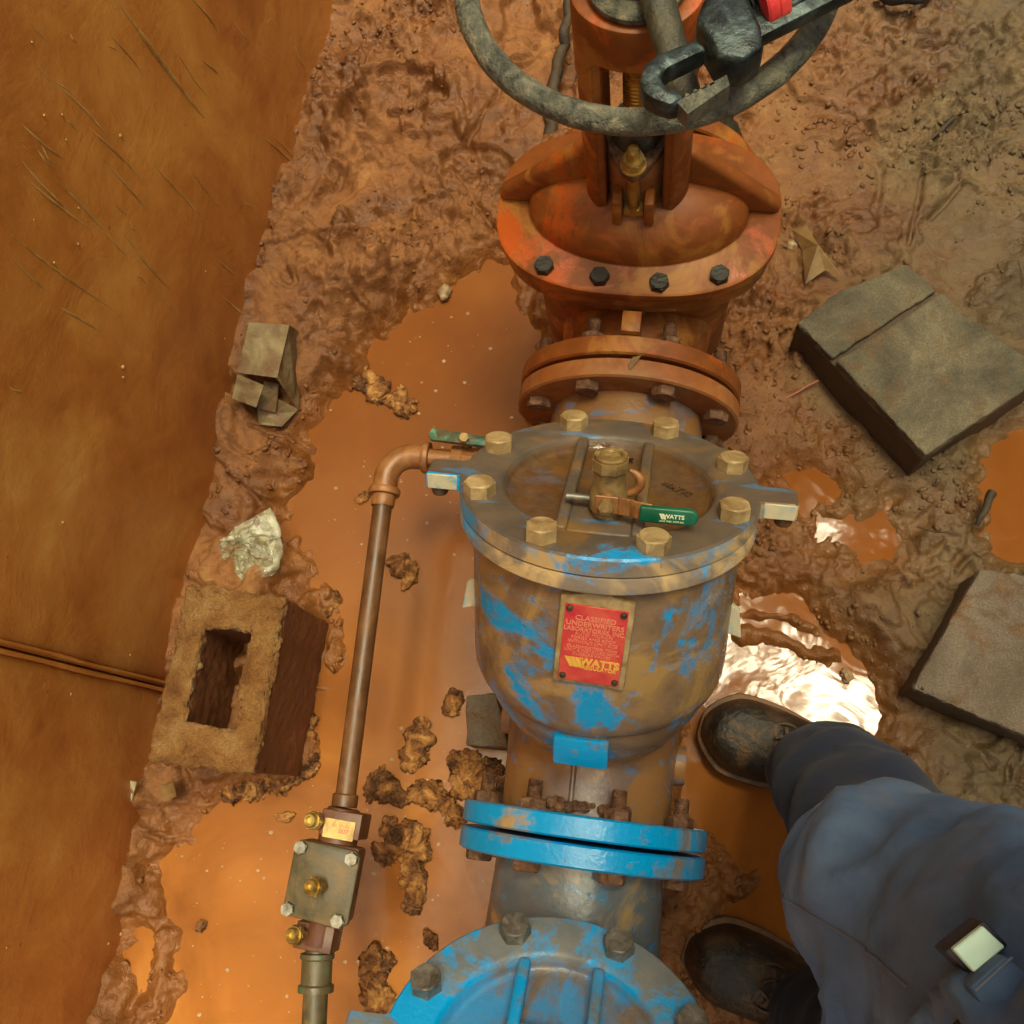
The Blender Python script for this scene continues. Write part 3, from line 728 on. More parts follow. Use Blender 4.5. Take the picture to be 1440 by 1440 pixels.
# --- nameplate on the near side of the first body
def face_T(s, r, u=0): return T1 @ frame((u, -r, -s), (1, 0, 0), (0, 0, 1), (0, -1, 0))
npT = face_T(.098, .1335, .003) @ Matrix.Rotation(R(-3), 4, 'Z')
mb = MB()
ol = [(-.034, -.049), (.034, -.049), (.034, .049), (.015, .053), (.009, .060), (-.009, .060), (-.015, .053), (-.034, .049)]
mb.prism(ol, -.016, .0045, npT)
np_ = mb.build('nameplate', M['tan_bolt'], cv1, 38, .0022, 2)
mb = MB().box((0, -.001, .0054), (.0575, .086, .0016), npT); mb.build('plate_face', M['red_plate'], np_, 38, .0004, 1)
rv = MB().lathe([(.0032, 0), (.0030, .0016), (.0018, .0024), (0, .0022)], 14).mesh('rivet'); rv.materials.append(M['iron_dark'])
for u in (-.0245, .0245):
    for v in (-.039, .038): link_mesh('rivet', rv, None, np_, npT @ Matrix.Translation((u, v, .0062)))
def nt_(s, size, v, mat, u=0, bold=0, sx=1.0, sp=1.0):
    text('lettering', s, size, npT @ Matrix.Translation((u, v, .0065)), mat, np_, .0003, sp, bold, sx)
nt_('CLASSIFIED', .0075, .0285, M['pink_print'], 0, .00012); nt_('UNDERWRITERS', .0072, .0220, M['pink_print'], 0, .00012); nt_('LABORATORIES, INC.', .0066, .0157, M['pink_print'], 0, .0001, .9)
nt_('AUTO MICRON', .0050, .0108, M['pink_print']); nt_('FORGE AND BODY', .0048, .0063, M['pink_print']); nt_('WITHOUT UNIT SIZE', .0048, .0018, M['pink_print'])
nt_('CLASSIFICATION TANK', .0045, -.0042, M['pink_print']); nt_('UNIT & INSTALLED WITH', .0045, -.0082, M['pink_print']); nt_('CLOSURE VALVES', .0045, -.0122, M['pink_print'])
nt_('WATTS', .0108, -.0205, M['yellow_print'], .0085, .0005, 1.0); nt_('REGULATOR', .0056, -.0268, M['yellow_print'], .0085, .00012)
for k in range(3):
    x = -.0245 + k * .0046
    mb = MB().prism([(x, -.0165), (x + .0042, -.0165), (x + .0098, -.0272), (x + .0056, -.0272)][::-1], .0062, .0068, npT)
    mb.build('logo_stripe', M['yellow_print'], np_)
mb = MB().prism([(-.0105, -.0165), (-.0072, -.0165), (-.0072, -.0272)][::-1], .0062, .0068, npT); mb.build('logo_stripe', M['yellow_print'], np_)

# ------------------------------------------------------------------ test cock on the first cover (small brass ball valve)
bT = T1 @ Matrix.Translation((.004, -.058, -.0035)) @ Matrix.Scale(.9, 4)
bv = thing('ball_valve', bT @ Vector((0, 0, 0)), 'small upright brass ball valve with green lever on the silted cover', 'ball valve')
mb = MB()
mb.lathe([(0, 0), (.0165, 0), (.0165, .004), (.0195, .007), (.0195, .026), (.0175, .031), (.0165, .037), (.0165, .050), (.0178, .052)], 40, bT)
mb.prism([(q[0] * 1.0, q[1] * 1.0) for q in [(.0195 * math.cos(R(45 * k + 22.5)), .0195 * math.sin(R(45 * k + 22.5))) for k in range(8)]], .052, .0635, bT)
body_ = mb.build('body', M['brass_dull'], bv, 34)
mb = MB(); prof = [(.0165, .0636), (.0172, .066), (.0166, .068), (.0125, .068)]
z = .0675
for k in range(6): prof += [(.0118, z), (.0126, z - .0012)]; z -= .0024
prof += [(.0118, z), (0, z)]
mb.lathe(prof, 32, bT); mb.build('threaded_mouth', M['brass_dull'], body_, 30)
mb = MB().lathe([(0, 0), (.0042, 0), (.0042, .026), (0, .026)], 12, bT @ frame((-.018, .002, .014), (0, 1, 0), (0, 0, -1), (-1, 0, 0)))
mb.build('side_plug', M['grey_bolt'], body_, 34)
lvT = bT @ frame((0, -.0215, .0235), (1, 0, 0), (0, 0, 1), (0, -1, 0))
lv = thing('x', (0, 0, 0), '', ''); bpy.data.objects.remove(lv)
mb = MB()
mb.lathe([(0, -.006), (.0085, -.006), (.0085, .002), (0, .002)], 20, lvT)
path = [(-.012, 0), (.012, .0), (.024, -.002), (.032, -.006), (.046, -.008)]
for (x0, d0), (x1, d1) in zip(path[:-1], path[1:]):
    mb.raw([(x0, -.010, .003 - d0), (x1, -.0095, .003 - d1), (x1, .0095, .003 - d1), (x0, .010, .003 - d0), (x0, -.010, .0055 - d0), (x1, -.0095, .0055 - d1), (x1, .0095, .0055 - d1), (x0, .010, .0055 - d0)],
           [(0, 3, 2, 1), (4, 5, 6, 7), (0, 1, 5, 4), (2, 3, 7, 6), (1, 2, 6, 5), (0, 4, 7, 3)], lvT)
lever = mb.build('lever', M['fitting'], bv, 34, .0006, 1)
mb = MB(); add_hex(mb, .0085, .006, lvT @ Matrix.Translation((0, 0, .0058))); mb.lathe([(.004, .011), (.004, .0145), (0, .0145)], 12, lvT); mb.build('lever_nut', M['brass_dull'], lever, 30)
mb = MB(); sh = []
for k in range(9): a_ = R(-90 + 180 * k / 8); sh.append((.0835 + .0085 * math.cos(a_), .0015 + .0088 * math.sin(a_)))
sh = [(.034, -.0088), *[(p[0], p[1] - .0015) for p in sh], (.034, .0088)]
mb.prism(sh, .0095, .0175, lvT @ Matrix.Translation((0, 0, .001))); sleeve = mb.build('sleeve', M['green'], lever, 38, .0022, 3)
text('lettering', 'WATTS', .0062, lvT @ Matrix.Translation((.068, .001, .0190)), M['white_print'], lever, .0002, 1, .0002)
for k in range(2):
    x = .0535 + k * .0026; MB().prism([(x, .0035), (x + .0022, .0035), (x + .0048, -.0025), (x + .0026, -.0025)][::-1], .0186, .0190, lvT).build('logo_stripe', M['white_print'], lever)
text('lettering', 'LEAD FREE  CWP 600', .0026, lvT @ Matrix.Translation((.066, -.0045, .0190)), M['white_print'], lever, .0002)
mb = MB()
pts = [bT @ Vector((.015 + .017 * math.sin(a), .008 + .004 * a / 3, .020 + .013 * (1 - math.cos(a)))) for a in [k * .36 for k in range(9)]]
mb.tube(pts, [.003, .004, .0045, .0045, .0045, .0045, .004, .003, .002], 8); mb.build('tie_strap', M['fitting'], bv, 60)

# ------------------------------------------------------------------ GATE VALVE
GXc, GYc = -.064, .672
gate = thing('gate_valve', (GXc, GYc, .05), 'orange gate valve with large iron handwheel and brass stem', 'gate valve')
GT = Matrix.Translation((GXc, GYc, 0))
mb = pipe_flange(MB(), YA + .0025, YA + .0265); mb.build('pipe_flange', M['orange'], gate, 30)
mb = pipe_flange(MB(), .815, .84); mb.build('pipe_flange', M['orange'], gate, 30)
TY = frame((PX_, 0, .25), (1, 0, 0), (0, 0, -1), (0, 1, 0))
mb = MB().lathe([(.093, YA + .02), (.092, .56), (.1, .62), (.1, .72), (.092, .78), (.093, .83)], 72, TY)
def sup(hx, hy, e=.62, n=72):
    return [(hx * math.copysign(abs(math.cos(2 * math.pi * i / n)) ** e, math.cos(2 * math.pi * i / n)), hy * math.copysign(abs(math.sin(2 * math.pi * i / n)) ** e, math.sin(2 * math.pi * i / n))) for i in range(n)]
def stack(mb, rings, T, n=72):
    vs, fs = [], []
    for (hx, hy, e, z) in rings: vs += [(p[0], p[1], z) for p in sup(hx, hy, e, n)]
    for k in range(len(rings) - 1):
        for i in range(n): j = (i + 1) % n; fs.append((k * n + i, k * n + j, (k + 1) * n + j, (k + 1) * n + i))
    fs.append(tuple(range(n - 1, -1, -1))); fs.append(tuple(range((len(rings) - 1) * n, len(rings) * n)))
    return mb.raw(vs, fs, T)
stack(mb, [(.10, .06, .6, .09), (.122, .085, .6, .16), (.124, .087, .6, .30), (.128, .092, .66, .37), (.138, .098, .72, .380)], GT)
mb.build('body', M['orange'], gate, 40)
mb = stack(MB(), [(.160, .106, .78, .371), (.163, .108, .78, .374), (.163, .108, .78, .3985), (.161, .106, .78, .4005)], GT); mb.build('body_flange', M['orange'], gate, 35)
mb = stack(MB(), [(.164, .109, .78, .4025), (.167, .111, .78, .405), (.167, .111, .78, .4195), (.164, .108, .78, .422)], GT)
# domed bonnet standing on it
prof = []
for k in range(15):
    a_ = math.pi / 2 * k / 14; prof.append((math.cos(a_), .421 + .062 * math.sin(a_) ** .85 - .0 * k))
mb.lathe([(1.03, .4195), (1.012, .4225)] + prof[:-1] + [(0, .483)], 72, GT @ Matrix.Translation((.001, -.002, 0)), .129, .073)
bonnet = mb.build('bonnet', M['orange'], gate, 40)
# sloping webs from the flange tips to the yoke
for sgn in (-1, 1):
    o_ = [(sgn * .166, .421), (sgn * .163, .436), (sgn * .060, .532), (sgn * .030, .532), (sgn * .030, .47), (sgn * .06, .421)]
    mb = MB().prism(o_, -.010, .010, frame((GXc, GYc + .012, 0), (1, 0, 0), (0, 0, 1), (0, -1, 0)))
    mb.build('web', M['orange'], bonnet, 38, .009, 4)
# yoke: two arms joined by a ring
mb = MB()
ro, ri = .058, .042
def arc_wall(mb, a0, a1, z0, z1f, n):
    vs, fs = [], []
    for i in range(n + 1):
        a_ = a0 + (a1 - a0) * i / n; z1 = z1f(a_)
        for r in (ro, ri):
            for z in (z0, z1): vs.append((r * math.cos(a_), r * math.sin(a_) * .8, z))
    for i in range(n):
        b, e = i * 4, i * 4 + 4
        fs += [(b, e, e + 1, b + 1), (b + 2, b + 3, e + 3, e + 2), (b + 1, e + 1, e + 3, b + 3), (b, b + 2, e + 2, e)]
    fs += [(0, 1, 3, 2), (n * 4, n * 4 + 2, n * 4 + 3, n * 4 + 1)]
    mb.raw(vs, fs, GT)
for c_ in (0, math.pi): arc_wall(mb, c_ - R(47), c_ + R(47), .435, lambda a_: .745, 16)
yoke = mb.build('yoke', M['orange'], gate, 38, .003, 2)
mb = MB(); n_ = 64; vs, fs = [], []
for i in range(n_):
    a_ = 2 * math.pi * i / n_; lo = .716 - .05 * max(0, (abs(math.cos(a_)) - .60)) / .4
    for r in (ro + .001, ri - .001):
        for z in (lo, .768): vs.append((r * math.cos(a_), r * math.sin(a_) * .82, z))
for i in range(n_):
    b, e = i * 4, (i + 1) % n_ * 4
    fs += [(b, e, e + 1, b + 1), (b + 2, b + 3, e + 3, e + 2), (b + 1, e + 1, e + 3, b + 3), (b, b + 2, e + 2, e)]
mb.raw(vs, fs, GT); mb.build('yoke_head', M['orange'], yoke, 38, .003, 2)
for sgn in (-1, 1):                                             # inner flanges of the arms
    MB().box((GXc + sgn * .036, GYc - .026, .575), (.011, .012, .275)).build('arm_rib', M['orange'], yoke, 38, .003, 2)
mb = MB().lathe([(.024, .764), (.036, .766), (.043, .771), (.0435, .777), (.038, .782), (.030, .784), (.024, .781)], 48, GT, closed=True); mb.build('yoke_nut', M['iron'], gate, 40)
prof = []; z = .52
while z < .93: prof += [(.0142, z), (.0142, z + .0022), (.0126, z + .0032), (.0126, z + .0042)]; z += .0054
mb = MB().lathe([(0, .47), (.014, .47)] + prof + [(.012, z), (0, z)], 28, GT); mb.build('stem', M['stem'], gate, 30)
# packing gland
mb = MB().lathe([(0, .46), (.034, .46), (.034, .552), (0, .552)], 32, GT); mb.build('stuffing_box', M['orange_mud'], gate, 38)
ol = [(-.030, .022), (-.034, 0), (-.028, -.020), (-.012, -.046), (0, -.054), (.012, -.046), (.028, -.020), (.034, 0), (.030, .022), (.012, .046), (0, .054), (-.012, .046)]
mb = MB().prism(ol, .555, .567, GT); gl = mb.build('gland_plate', M['rust'], gate, 38, .002, 2)
mb = MB().lathe([(0, .567), (.0265, .567), (.0265, .588), (.0235, .592), (0, .592)], 32, GT); mb.build('gland_sleeve', M['iron_dark'], gl, 38)
for sgn in (-1, 1):
    q = GT @ Matrix.Translation((0, sgn * .040, .041))
    mb = MB().lathe([(0, .44), (.0068, .44), (.0068, .553), (.005, .556), (0, .556)], 18, q)
    mb.lathe([(.0135, .5262), (.0135, .5285), (0, .5285)], 24, q); add_hex(mb, .0125, .012, q @ Matrix.Translation((0, 0, .5285)))
    mb.box((0, 0, .446), (.021, .012, .010), q)
    mb.build('gland_bolt', M['brass'], gate, 30)
    for u in (-.0175, .0175):
        MB().box((GXc + u, GYc + sgn * .040, .492), (.011, .024, .045)).build('gland_lug', M['orange'], bonnet, 38, .003, 2)
text('cast_lettering', '2SKO', .018, GT @ Matrix.Translation((-.001, -.062, .4520)) @ Matrix.Rotation(R(52), 4, 'X'), M['orange_mud'], bonnet, .002, 1.3, .0004, 1.1)
text('cast_lettering', '8', .014, GT @ Matrix.Translation((-.001, -.052, .4625)) @ Matrix.Rotation(R(48), 4, 'X'), M['orange_mud'], bonnet, .002, 1.2, .0004, 1.1)
# bonnet bolts: black heads round the flange
bb = hex_bolt_mesh('bonnet_bolt', .0118, .010); bb.materials.append(M['black_bolt'])
bp = [at(765, 373, .427), at(843, 388, .427), at(927, 397, .427), at(1012, 386, .427)]
for p in list(bp) + [Vector((2 * GXc - p.x, 2 * GYc - p.y, p.z)) for p in bp[1:3]]:
    link_mesh('bonnet_bolt', bb, None, gate, Matrix.Translation((p.x, p.y, .4215)) @ Matrix.Rotation(R(random.uniform(0, 60)), 4, 'Z'))
# web between the body and the near flange
mb = MB(); o_ = []
def fil(cx, cz, r, a0, a1, n=6): return [(cx + r * math.cos(R(a0 + (a1 - a0) * i / n)), cz + r * math.sin(R(a0 + (a1 - a0) * i / n))) for i in range(n + 1)]
ol = [(-.011, .34), (-.011, .360)] + fil(-.031, .360, .020, 0, 80) + [(-.031 - .02, .3808)] + [(.051, .3808)] + fil(.031, .360, .020, 100, 180) + [(.011, .360), (.011, .34)]
mb.prism(ol, -.062, .020, frame((PX_, .585, 0), (1, 0, 0), (0, 0, 1), (0, -1, 0)))
mb.box((PX_, .54, .372), (.022, .026, .05)); mb.build('stiffener', M['orange'], gate, 38, .002, 2)
# handwheel
WZ, WR = .785, .1535
hw = bpy.data.objects.new('handwheel', None); COL.objects.link(hw); hw.parent = gate; hw.location = Vector((GXc + .006, GYc + .006, WZ)) - gate.location; hw.empty_display_size = .03
wc = Vector((GXc + .006, GYc + .006, WZ))
mb = MB(); N = 128
mb.tube([wc + Vector((WR * math.cos(2 * math.pi * i / N), WR * math.sin(2 * math.pi * i / N), .0012 * mn.noise((i * .3, 2, 0)))) for i in range(N)], [.0112 * (1 + .05 * mn.noise((i * .35, 7, 1))) for i in range(N)], 20, closed=True)
mb.build('rim', M['iron'], hw, 60)
mb = MB().lathe([(.017, .780), (.028, .7845), (.029, .795), (.027, .805), (.017, .806)], 32, Matrix.Translation((GXc, GYc, 0)), closed=True); mb.build('hub', M['iron'], hw, 40)
a0_ = math.atan2(at(966, 140, WZ).y - wc.y, at(966, 140, WZ).x - wc.x)
for k in range(3):
    a_ = a0_ - R(120) * k
    d = Vector((math.cos(a_), math.sin(a_), 0)); T = frame(wc, d, Vector((-d.y, d.x, 0)), (0, 0, 1))
    mb = MB(); hwid = .0135 if k == 0 else .008
    vs, fs = [], []; n = 9
    for i in range(n):
        t = i / (n - 1); x = .022 + (WR - .026) * t; zz = .010 - .014 * math.sin(t * math.pi / 2) + .004 * t; wd = hwid * (1.1 - .15 * t)
        for q in range(10):
            b = 2 * math.pi * q / 10; vs.append((x, wd * math.cos(b), zz + .0075 * math.sin(b)))
    for i in range(n - 1):
        for q in range(10): r_ = (q + 1) % 10; fs.append((i * 10 + q, i * 10 + r_, i * 10 + 10 + r_, i * 10 + 10 + q))
    mb.raw(vs, fs, T); mb.build('spoke', M['iron_dark' if k == 0 else 'iron'], hw, 60)

# ------------------------------------------------------------------ PIPE WRENCH lying over the handwheel
zW = .835
pa, pb = at(929, 96, zW), at(1185, -26, zW)
dv = (pb - pa).normalized(); sv = Vector((-dv.y, dv.x, 0))          # sv: to the wrench's upper side
wrT = frame(pa, dv, sv, (0, 0, 1)) @ Matrix.Scale(1.12, 4)
wr = thing('pipe_wrench', pa + Vector((0, 0, -.02)), 'greasy black pipe wrench with red adjusting nut across the handwheel', 'wrench')
def bar(mb, pts, z0, z1): return mb.prism(pts, z0, z1, wrT)
mb = MB(); bar(mb, [(.040, -.012), (.052, -.017), (.075, -.016), (.30, -.010), (.345, -.008), (.345, .007), (.075, .012), (.050, .008)], -.006, .007)
hd = mb.build('handle', M['wrench'], wr, 38, .003, 2)
mb = MB(); bar(mb, [(.085, -.006), (.31, -.0035), (.31, .002), (.085, .005)], .0065, .0095); mb.build('handle_web', M['wrench'], hd, 38, .001, 1)
mb = MB(); bar(mb, [(.030, -.021), (.043, -.033), (.060, -.030), (.066, -.014), (.070, .014), (.060, .024), (.044, .024), (.032, .012)], -.014, .016)
mb.build('housing', M['wrench'], wr, 38, .004, 3)
mb = MB(); o_ = [(.028, .003), (.0, .005), (-.012, .002), (-.020, -.008), (-.022, -.018), (-.017, -.027), (-.011, -.034), (-.006, -.036), (.000, -.033), (-.002, -.026), (-.007, -.018), (-.006, -.011), (.002, -.008), (.030, -.008)]
bar(mb, o_, -.009, .009); mb.build('hook_jaw', M['wrench'], wr, 38, .003, 2)
mb = MB()
for k in range(22): x = .066 + k * .0036; mb.lathe([(0, -.0014), (.0078, -.0010), (.0086, 0), (.0078, .0010), (0, .0014)], 14, wrT @ frame((x, .0125, .004), (0, 1, 0), (0, 0, 1), (1, 0, 0)))
mb.build('jaw_shank', M['wrench'], wr, 30)
mb = MB().lathe([(.010, -.0085), (.0215, -.0085), (.0225, -.007), (.0225, -.001), (.0215, 0), (.0225, .001), (.0225, .007), (.0215, .0085), (.010, .0085)], 32, wrT @ frame((.0845, .0125, .004), (0, 1, 0), (0, 0, 1), (1, 0, 0)), closed=True)
mb.build('adjusting_nut', M['red_band'], wr, 30)
mb = MB()
for k in range(5): bar(mb, [(-.006 + k * .006, -.034), (-.0035 + k * .006, -.031), (-.001 + k * .006, -.034)], -.008, .008)
bar(mb, [(-.004, -.046), (.030, -.040), (.032, -.032), (-.006, -.034)], -.008, .008); mb.build('heel_jaw', M['iron'], wr, 38)

# ------------------------------------------------------------------ BYPASS LINE on the left
BZ = .225
e0 = at(547, 640, BZ); e1 = at(484, 1135, BZ)
by = thing('bypass_pipe', Vector((e1.x, e1.y, .0)) + Vector((0, .25, 0)), 'thin brown bypass pipe with elbow above the muddy water', 'pipe')
yd = (e1 - e0).normalized(); pr = .0126
mb = MB().tube([e0 + yd * .03, e0 + yd * .2, e1], pr, 28); mb.build('pipe', M['pipe_brown'], by, 40)
xd = Vector((1, 0, 0)) * .96 + Vector((0, .02, 0)); xd.normalize()
c0 = e0 + yd * .034 + xd * .034                                     # centre of the bend
pts = [c0 - xd * .034 + yd * .014] + [c0 - xd * .034 * math.cos(a) - yd * .034 * math.sin(a) for a in [math.pi / 2 * k / 10 for k in range(11)]] + [c0 - yd * .034 + xd * .014]
mb = MB().tube(pts, .0165, 28)
for p, d in ((pts[0], yd), (pts[-1], xd)):
    mb.lathe([(.0, -.001), (.0205, -.001), (.0215, .001), (.0215, .006), (.0205, .008), (0, .008)], 28, axis_frame(p, d))
mb.build('elbow', M['fitting'], by, 40)
mb = MB().lathe([(.0152, .0), (.0158, .002), (.0158, .012), (.0145, .016)], 28, axis_frame(pts[0] + yd * .008, yd)); mb.build('pipe_collar', M['fitting'], by, 40)
q = pts[-1] + xd * .008
mb = MB().tube([q, q + xd * .10, q + xd * .16], pr, 24); mb.build('nipple', M['fitting'], by, 40)
mb = MB().lathe([(.0136, -.016), (.0160, -.014), (.0160, -.001), (.0145, .0)], 28, axis_frame(e1, yd)); mb.build('pipe_collar', M['pipe_brown'], by, 40)
# isolating ball valve with green lever
q2 = q + xd * .030
iv = thing('isolation_valve', q2 - Vector((0, 0, .02)), 'little pipe valve with mud caked green lever beside the cover ear', 'ball valve')
mb = MB().lathe([(.014, 0), (.020, .001), (.0205, .014), (.018, .017), (.018, .03), (.0205, .033), (.0205, .048), (.014, .049)], 8, axis_frame(q2, xd)); mb.build('body', M['fitting'], iv, 25)
hz = BZ + .034
mb = MB(); ld = Vector((.99, -.06, 0)).normalized(); ls = Vector((.06, .99, 0))
LT = frame(q2 + Vector((.006, .018, .034)), ld, ls, (0, 0, 1))
mb.prism([(-.030, -.008), (.055, -.0065), (.060, 0), (.055, .0065), (-.030, .009), (-.034, 0)], -.004, .005, LT); mb.build('lever', M['green_worn'], iv, 38, .002, 2)
mb = MB(); add_hex(mb, .007, .006, LT @ Matrix.Translation((.015, 0, .005))); mb.tube([LT @ Vector((.015, 0, -.03)), LT @ Vector((.015, 0, -.003))], .005, 12); mb.build('lever_stem', M['brass_dull'], iv, 30)

# bypass check valve: square cover with four bolts, three brass test cocks
bc0, bc1 = e1 + yd * .001, at(447, 1330, BZ)
bd = (bc1 - bc0).normalized(); bsx = Vector((-bd.y, bd.x, 0))
if bsx.x < 0: bsx = -bsx
kv = thing('bypass_check_valve', (bc0 + bc1) / 2 - Vector((0, 0, .03)), 'small olive check valve with square bolted plate and three brass test cocks', 'check valve')
KT = frame(bc0, bsx, -bd, (0, 0, 1))            # x right, y back along the pipe, z up
mb = MB()
mb.lathe([(0, 0), (.0185, 0), (.0200, .002), (.0200, .03), (.024, .034), (.024, .125), (.021, .13), (.021, .158), (0, .158)], 28, KT @ frame((0, 0, 0), (1, 0, 0), (0, 0, 1), (0, -1, 0)))
mb.box((.006, -.018, .002), (.050, .030, .046), KT); mb.box((-.002, -.148, -.002), (.046, .030, .040), KT)
kb = mb.build('body', M['maroon'], kv, 38, .003, 2)
mb = MB().box((0, -.083, .012), (.072, .084, .034), KT); mb.build('chest', M['maroon'], kb, 38, .004, 2)
mb = MB(); pl = [(-.040, -.126), (.031, -.131), (.041, -.124), (.041, -.050), (.034, -.043), (-.034, -.041), (-.040, -.048)]
mb.prism(pl, .030, .039, KT); plate = mb.build('cover_plate', M['olive'], kv, 38, .003, 2)
cb = hex_bolt_mesh('cover_bolt', .0082, .008); cb.materials.append(M['grey_bolt'])
for u, v in ((-.031, -.050), (.032, -.053), (-.032, -.119), (.029, -.122)): link_mesh('cover_bolt', cb, None, kv, KT @ Matrix.Translation((u, v, .0388)) @ Matrix.Rotation(R(random.uniform(0, 60)), 4, 'Z'))
def cock(u, v, z0, lean):
    T = KT @ Matrix.Translation((u, v, z0)) @ Matrix.Rotation(lean, 4, 'Y')
    mb = MB().lathe([(0, 0), (.006, 0), (.006, .012), (.0075, .013), (.0075, .016)], 16, T)
    add_hex(mb, .0118, .008, T @ Matrix.Translation((0, 0, .016)))
    mb.lathe([(.0085, .024), (.0085, .029), (.0070, .031), (.0055, .031), (.005, .025), (0, .025)], 20, T)
    mb.tube([T @ Vector((-.006, .002, .012)), T @ Vector((-.011, -.007, .014))], .0032, 8)
    mb.build('test_cock', M['brass'], kv, 34)
cock(.004, -.088, .038, R(-16)); cock(-.020, -.018, .018, R(-10)); cock(-.014, -.146, .016, R(-14))
mb = MB().box((.006, -.024, .0262), (.038, .022, .002), KT); tg = mb.build('tag_plate', M['label_tag'], kv, 30)
text('lettering', '007', .008, KT @ Matrix.Translation((.012, -.026, .0274)), M['red_plate'], tg, .0002, 1, .0002); text('lettering', '3/4   175 PSI', .0042, KT @ Matrix.Translation((.008, -.0205, .0274)), M['red_plate'], tg, .0002)
# union and lower coupling
e2 = bc0 + bd * .158; e3 = at(440, 1475, BZ)
ud = (e3 - e2).normalized()
un = thing('pipe_union', (e2 + e3) / 2 - Vector((0, 0, .03)), 'olive threaded pipe union with green paint traces below the small check valve', 'pipe fitting')
def ring(name, s0, prof, mat, seg=28): return MB().lathe(prof, seg, axis_frame(e2 + ud * s0, ud)).build(name, mat, un, 36)
MB().tube([e2 - ud * .01, e3 + ud * .12], .0145, 24).build('nipple', M['olive'], un, 40)
ring('coupling', .008, [(.0148, 0), (.0200, .001), (.0205, .006), (.0180, .008), (.0180, .034), (.0210, .036), (.0210, .043), (.0148, .044)], M['green_patch'])
ring('union_nut', .092, [(.0148, 0), (.0235, .001), (.0245, .003), (.0245, .016), (.0205, .019), (.0205, .06), (.0148, .061)], M['green_patch'], 8)

# ------------------------------------------------------------------ CONCRETE BLOCKS
def rough_solid(name, mb, mat, parent, amp=.004, f=60, cuts=0, bevel=.003, seed=0, dense=.011):
    bm = mb.bm; bmesh.ops.recalc_face_normals(bm, faces=bm.faces)
    es = [e for e in bm.edges if len(e.link_faces) == 2 and e.calc_face_angle(0) > R(35)]
    bmesh.ops.bevel(bm, geom=es, offset=bevel, segments=2, affect='EDGES', profile=.5, clamp_overlap=True)
    bmesh.ops.triangulate(bm, faces=bm.faces)
    for _ in range(7):
        long = [e for e in bm.edges if e.calc_length() > dense]
        if not long: break
        bmesh.ops.subdivide_edges(bm, edges=long, cuts=1); bmesh.ops.triangulate(bm, faces=[f_ for f_ in bm.faces if len(f_.verts) > 3])
    bm.normal_update()
    for v in bm.verts:
        p = v.co; d = mn.noise(p * f + Vector((seed, 0, 0))) * .6 + mn.noise(p * f * 2.3) * .4 + .5 * mn.noise(p * f * .3 + Vector((0, seed, 0)))
        v.co = p + v.normal * d * amp
    for f_ in bm.faces: f_.smooth = True
    for e in bm.edges: e.smooth = not (len(e.link_faces) == 2 and e.calc_face_angle(0) > R(55))
    me = bpy.data.meshes.new(name); bm.to_mesh(me); bm.free()
    if parent is not None: me.transform(Matrix.Translation(-origin_of(parent)))
    o = bpy.data.objects.new(name, me); COL.objects.link(o); o.parent = parent; me.materials.append(mat); return o
# hollow block by the wall
ZT = .205
cn = [at(262, 826, ZT), at(402, 838, ZT), at(353, 1088, ZT), at(208, 1066, ZT)]
bx = ((cn[1] - cn[0]) + (cn[2] - cn[3])).normalized(); byv = Vector((-bx.y, bx.x, 0)); bc = sum(cn, Vector()) / 4
hx_ = (((cn[1] - cn[0]).length + (cn[2] - cn[3]).length) / 4); hy_ = (((cn[0] - cn[3]).dot(byv) + (cn[1] - cn[2]).dot(byv)) / 4)
HT = frame(Vector((bc.x, bc.y, 0)), bx, byv, (0, 0, 1))
hb = thing('hollow_block', Vector((bc.x, bc.y, .0)), 'mud caked hollow concrete block with one slot standing by the wall', 'concrete block')
mb = MB(); cx_, cy_ = .034, hy_ - .050
def ringbox(mb, hx, hy, ix, iy, z0, z1, T):
    vs = []
    for z in (z0, z1):
        for a, b in ((hx, hy), (ix, iy)): vs += [(-a, -b, z), (a, -b, z), (a, b, z), (-a, b, z)]
    fs = []
    for i in range(4):
        j = (i + 1) % 4
        fs += [(i, j, 8 + j, 8 + i), (4 + j, 4 + i, 12 + i, 12 + j), (8 + i, 8 + j, 12 + j, 12 + i), (j, i, 4 + i, 4 + j)]
    return mb.raw(vs, fs, T)
ringbox(mb, hx_, hy_, cx_, cy_, 0.0, ZT - .012, HT); rough_solid('shell', mb, M['block_side'], hb, .0025, 70, seed=2)
mb = MB(); ringbox(mb, hx_ + .001, hy_ + .001, cx_ - .001, cy_ - .001, ZT - .016, ZT, HT); rough_solid('mud_cap', mb, M['block_mud'], hb, .0075, 70, bevel=.004, seed=5, dense=.0045)

def solid_block(name, corners_px, zt, depth, mat_top, mat_side, label, groove=None, cat='concrete block', amp=.003):
    cn = [at(p[0], p[1], zt) for p in corners_px]; c = sum(cn, Vector()) / len(cn)
    root = thing(name, Vector((c.x, c.y, zt - depth)), label, cat)
    mb = MB(); mb.prism([(p.x, p.y) for p in cn][::-1], zt - depth, zt - .006); rough_solid('core', mb, mat_side, root, amp, 60, seed=c.x * 50)
    mb = MB(); g = 1.0
    mb.prism([(p.x, p.y) for p in cn][::-1], zt - .008, zt)
    return root, mb
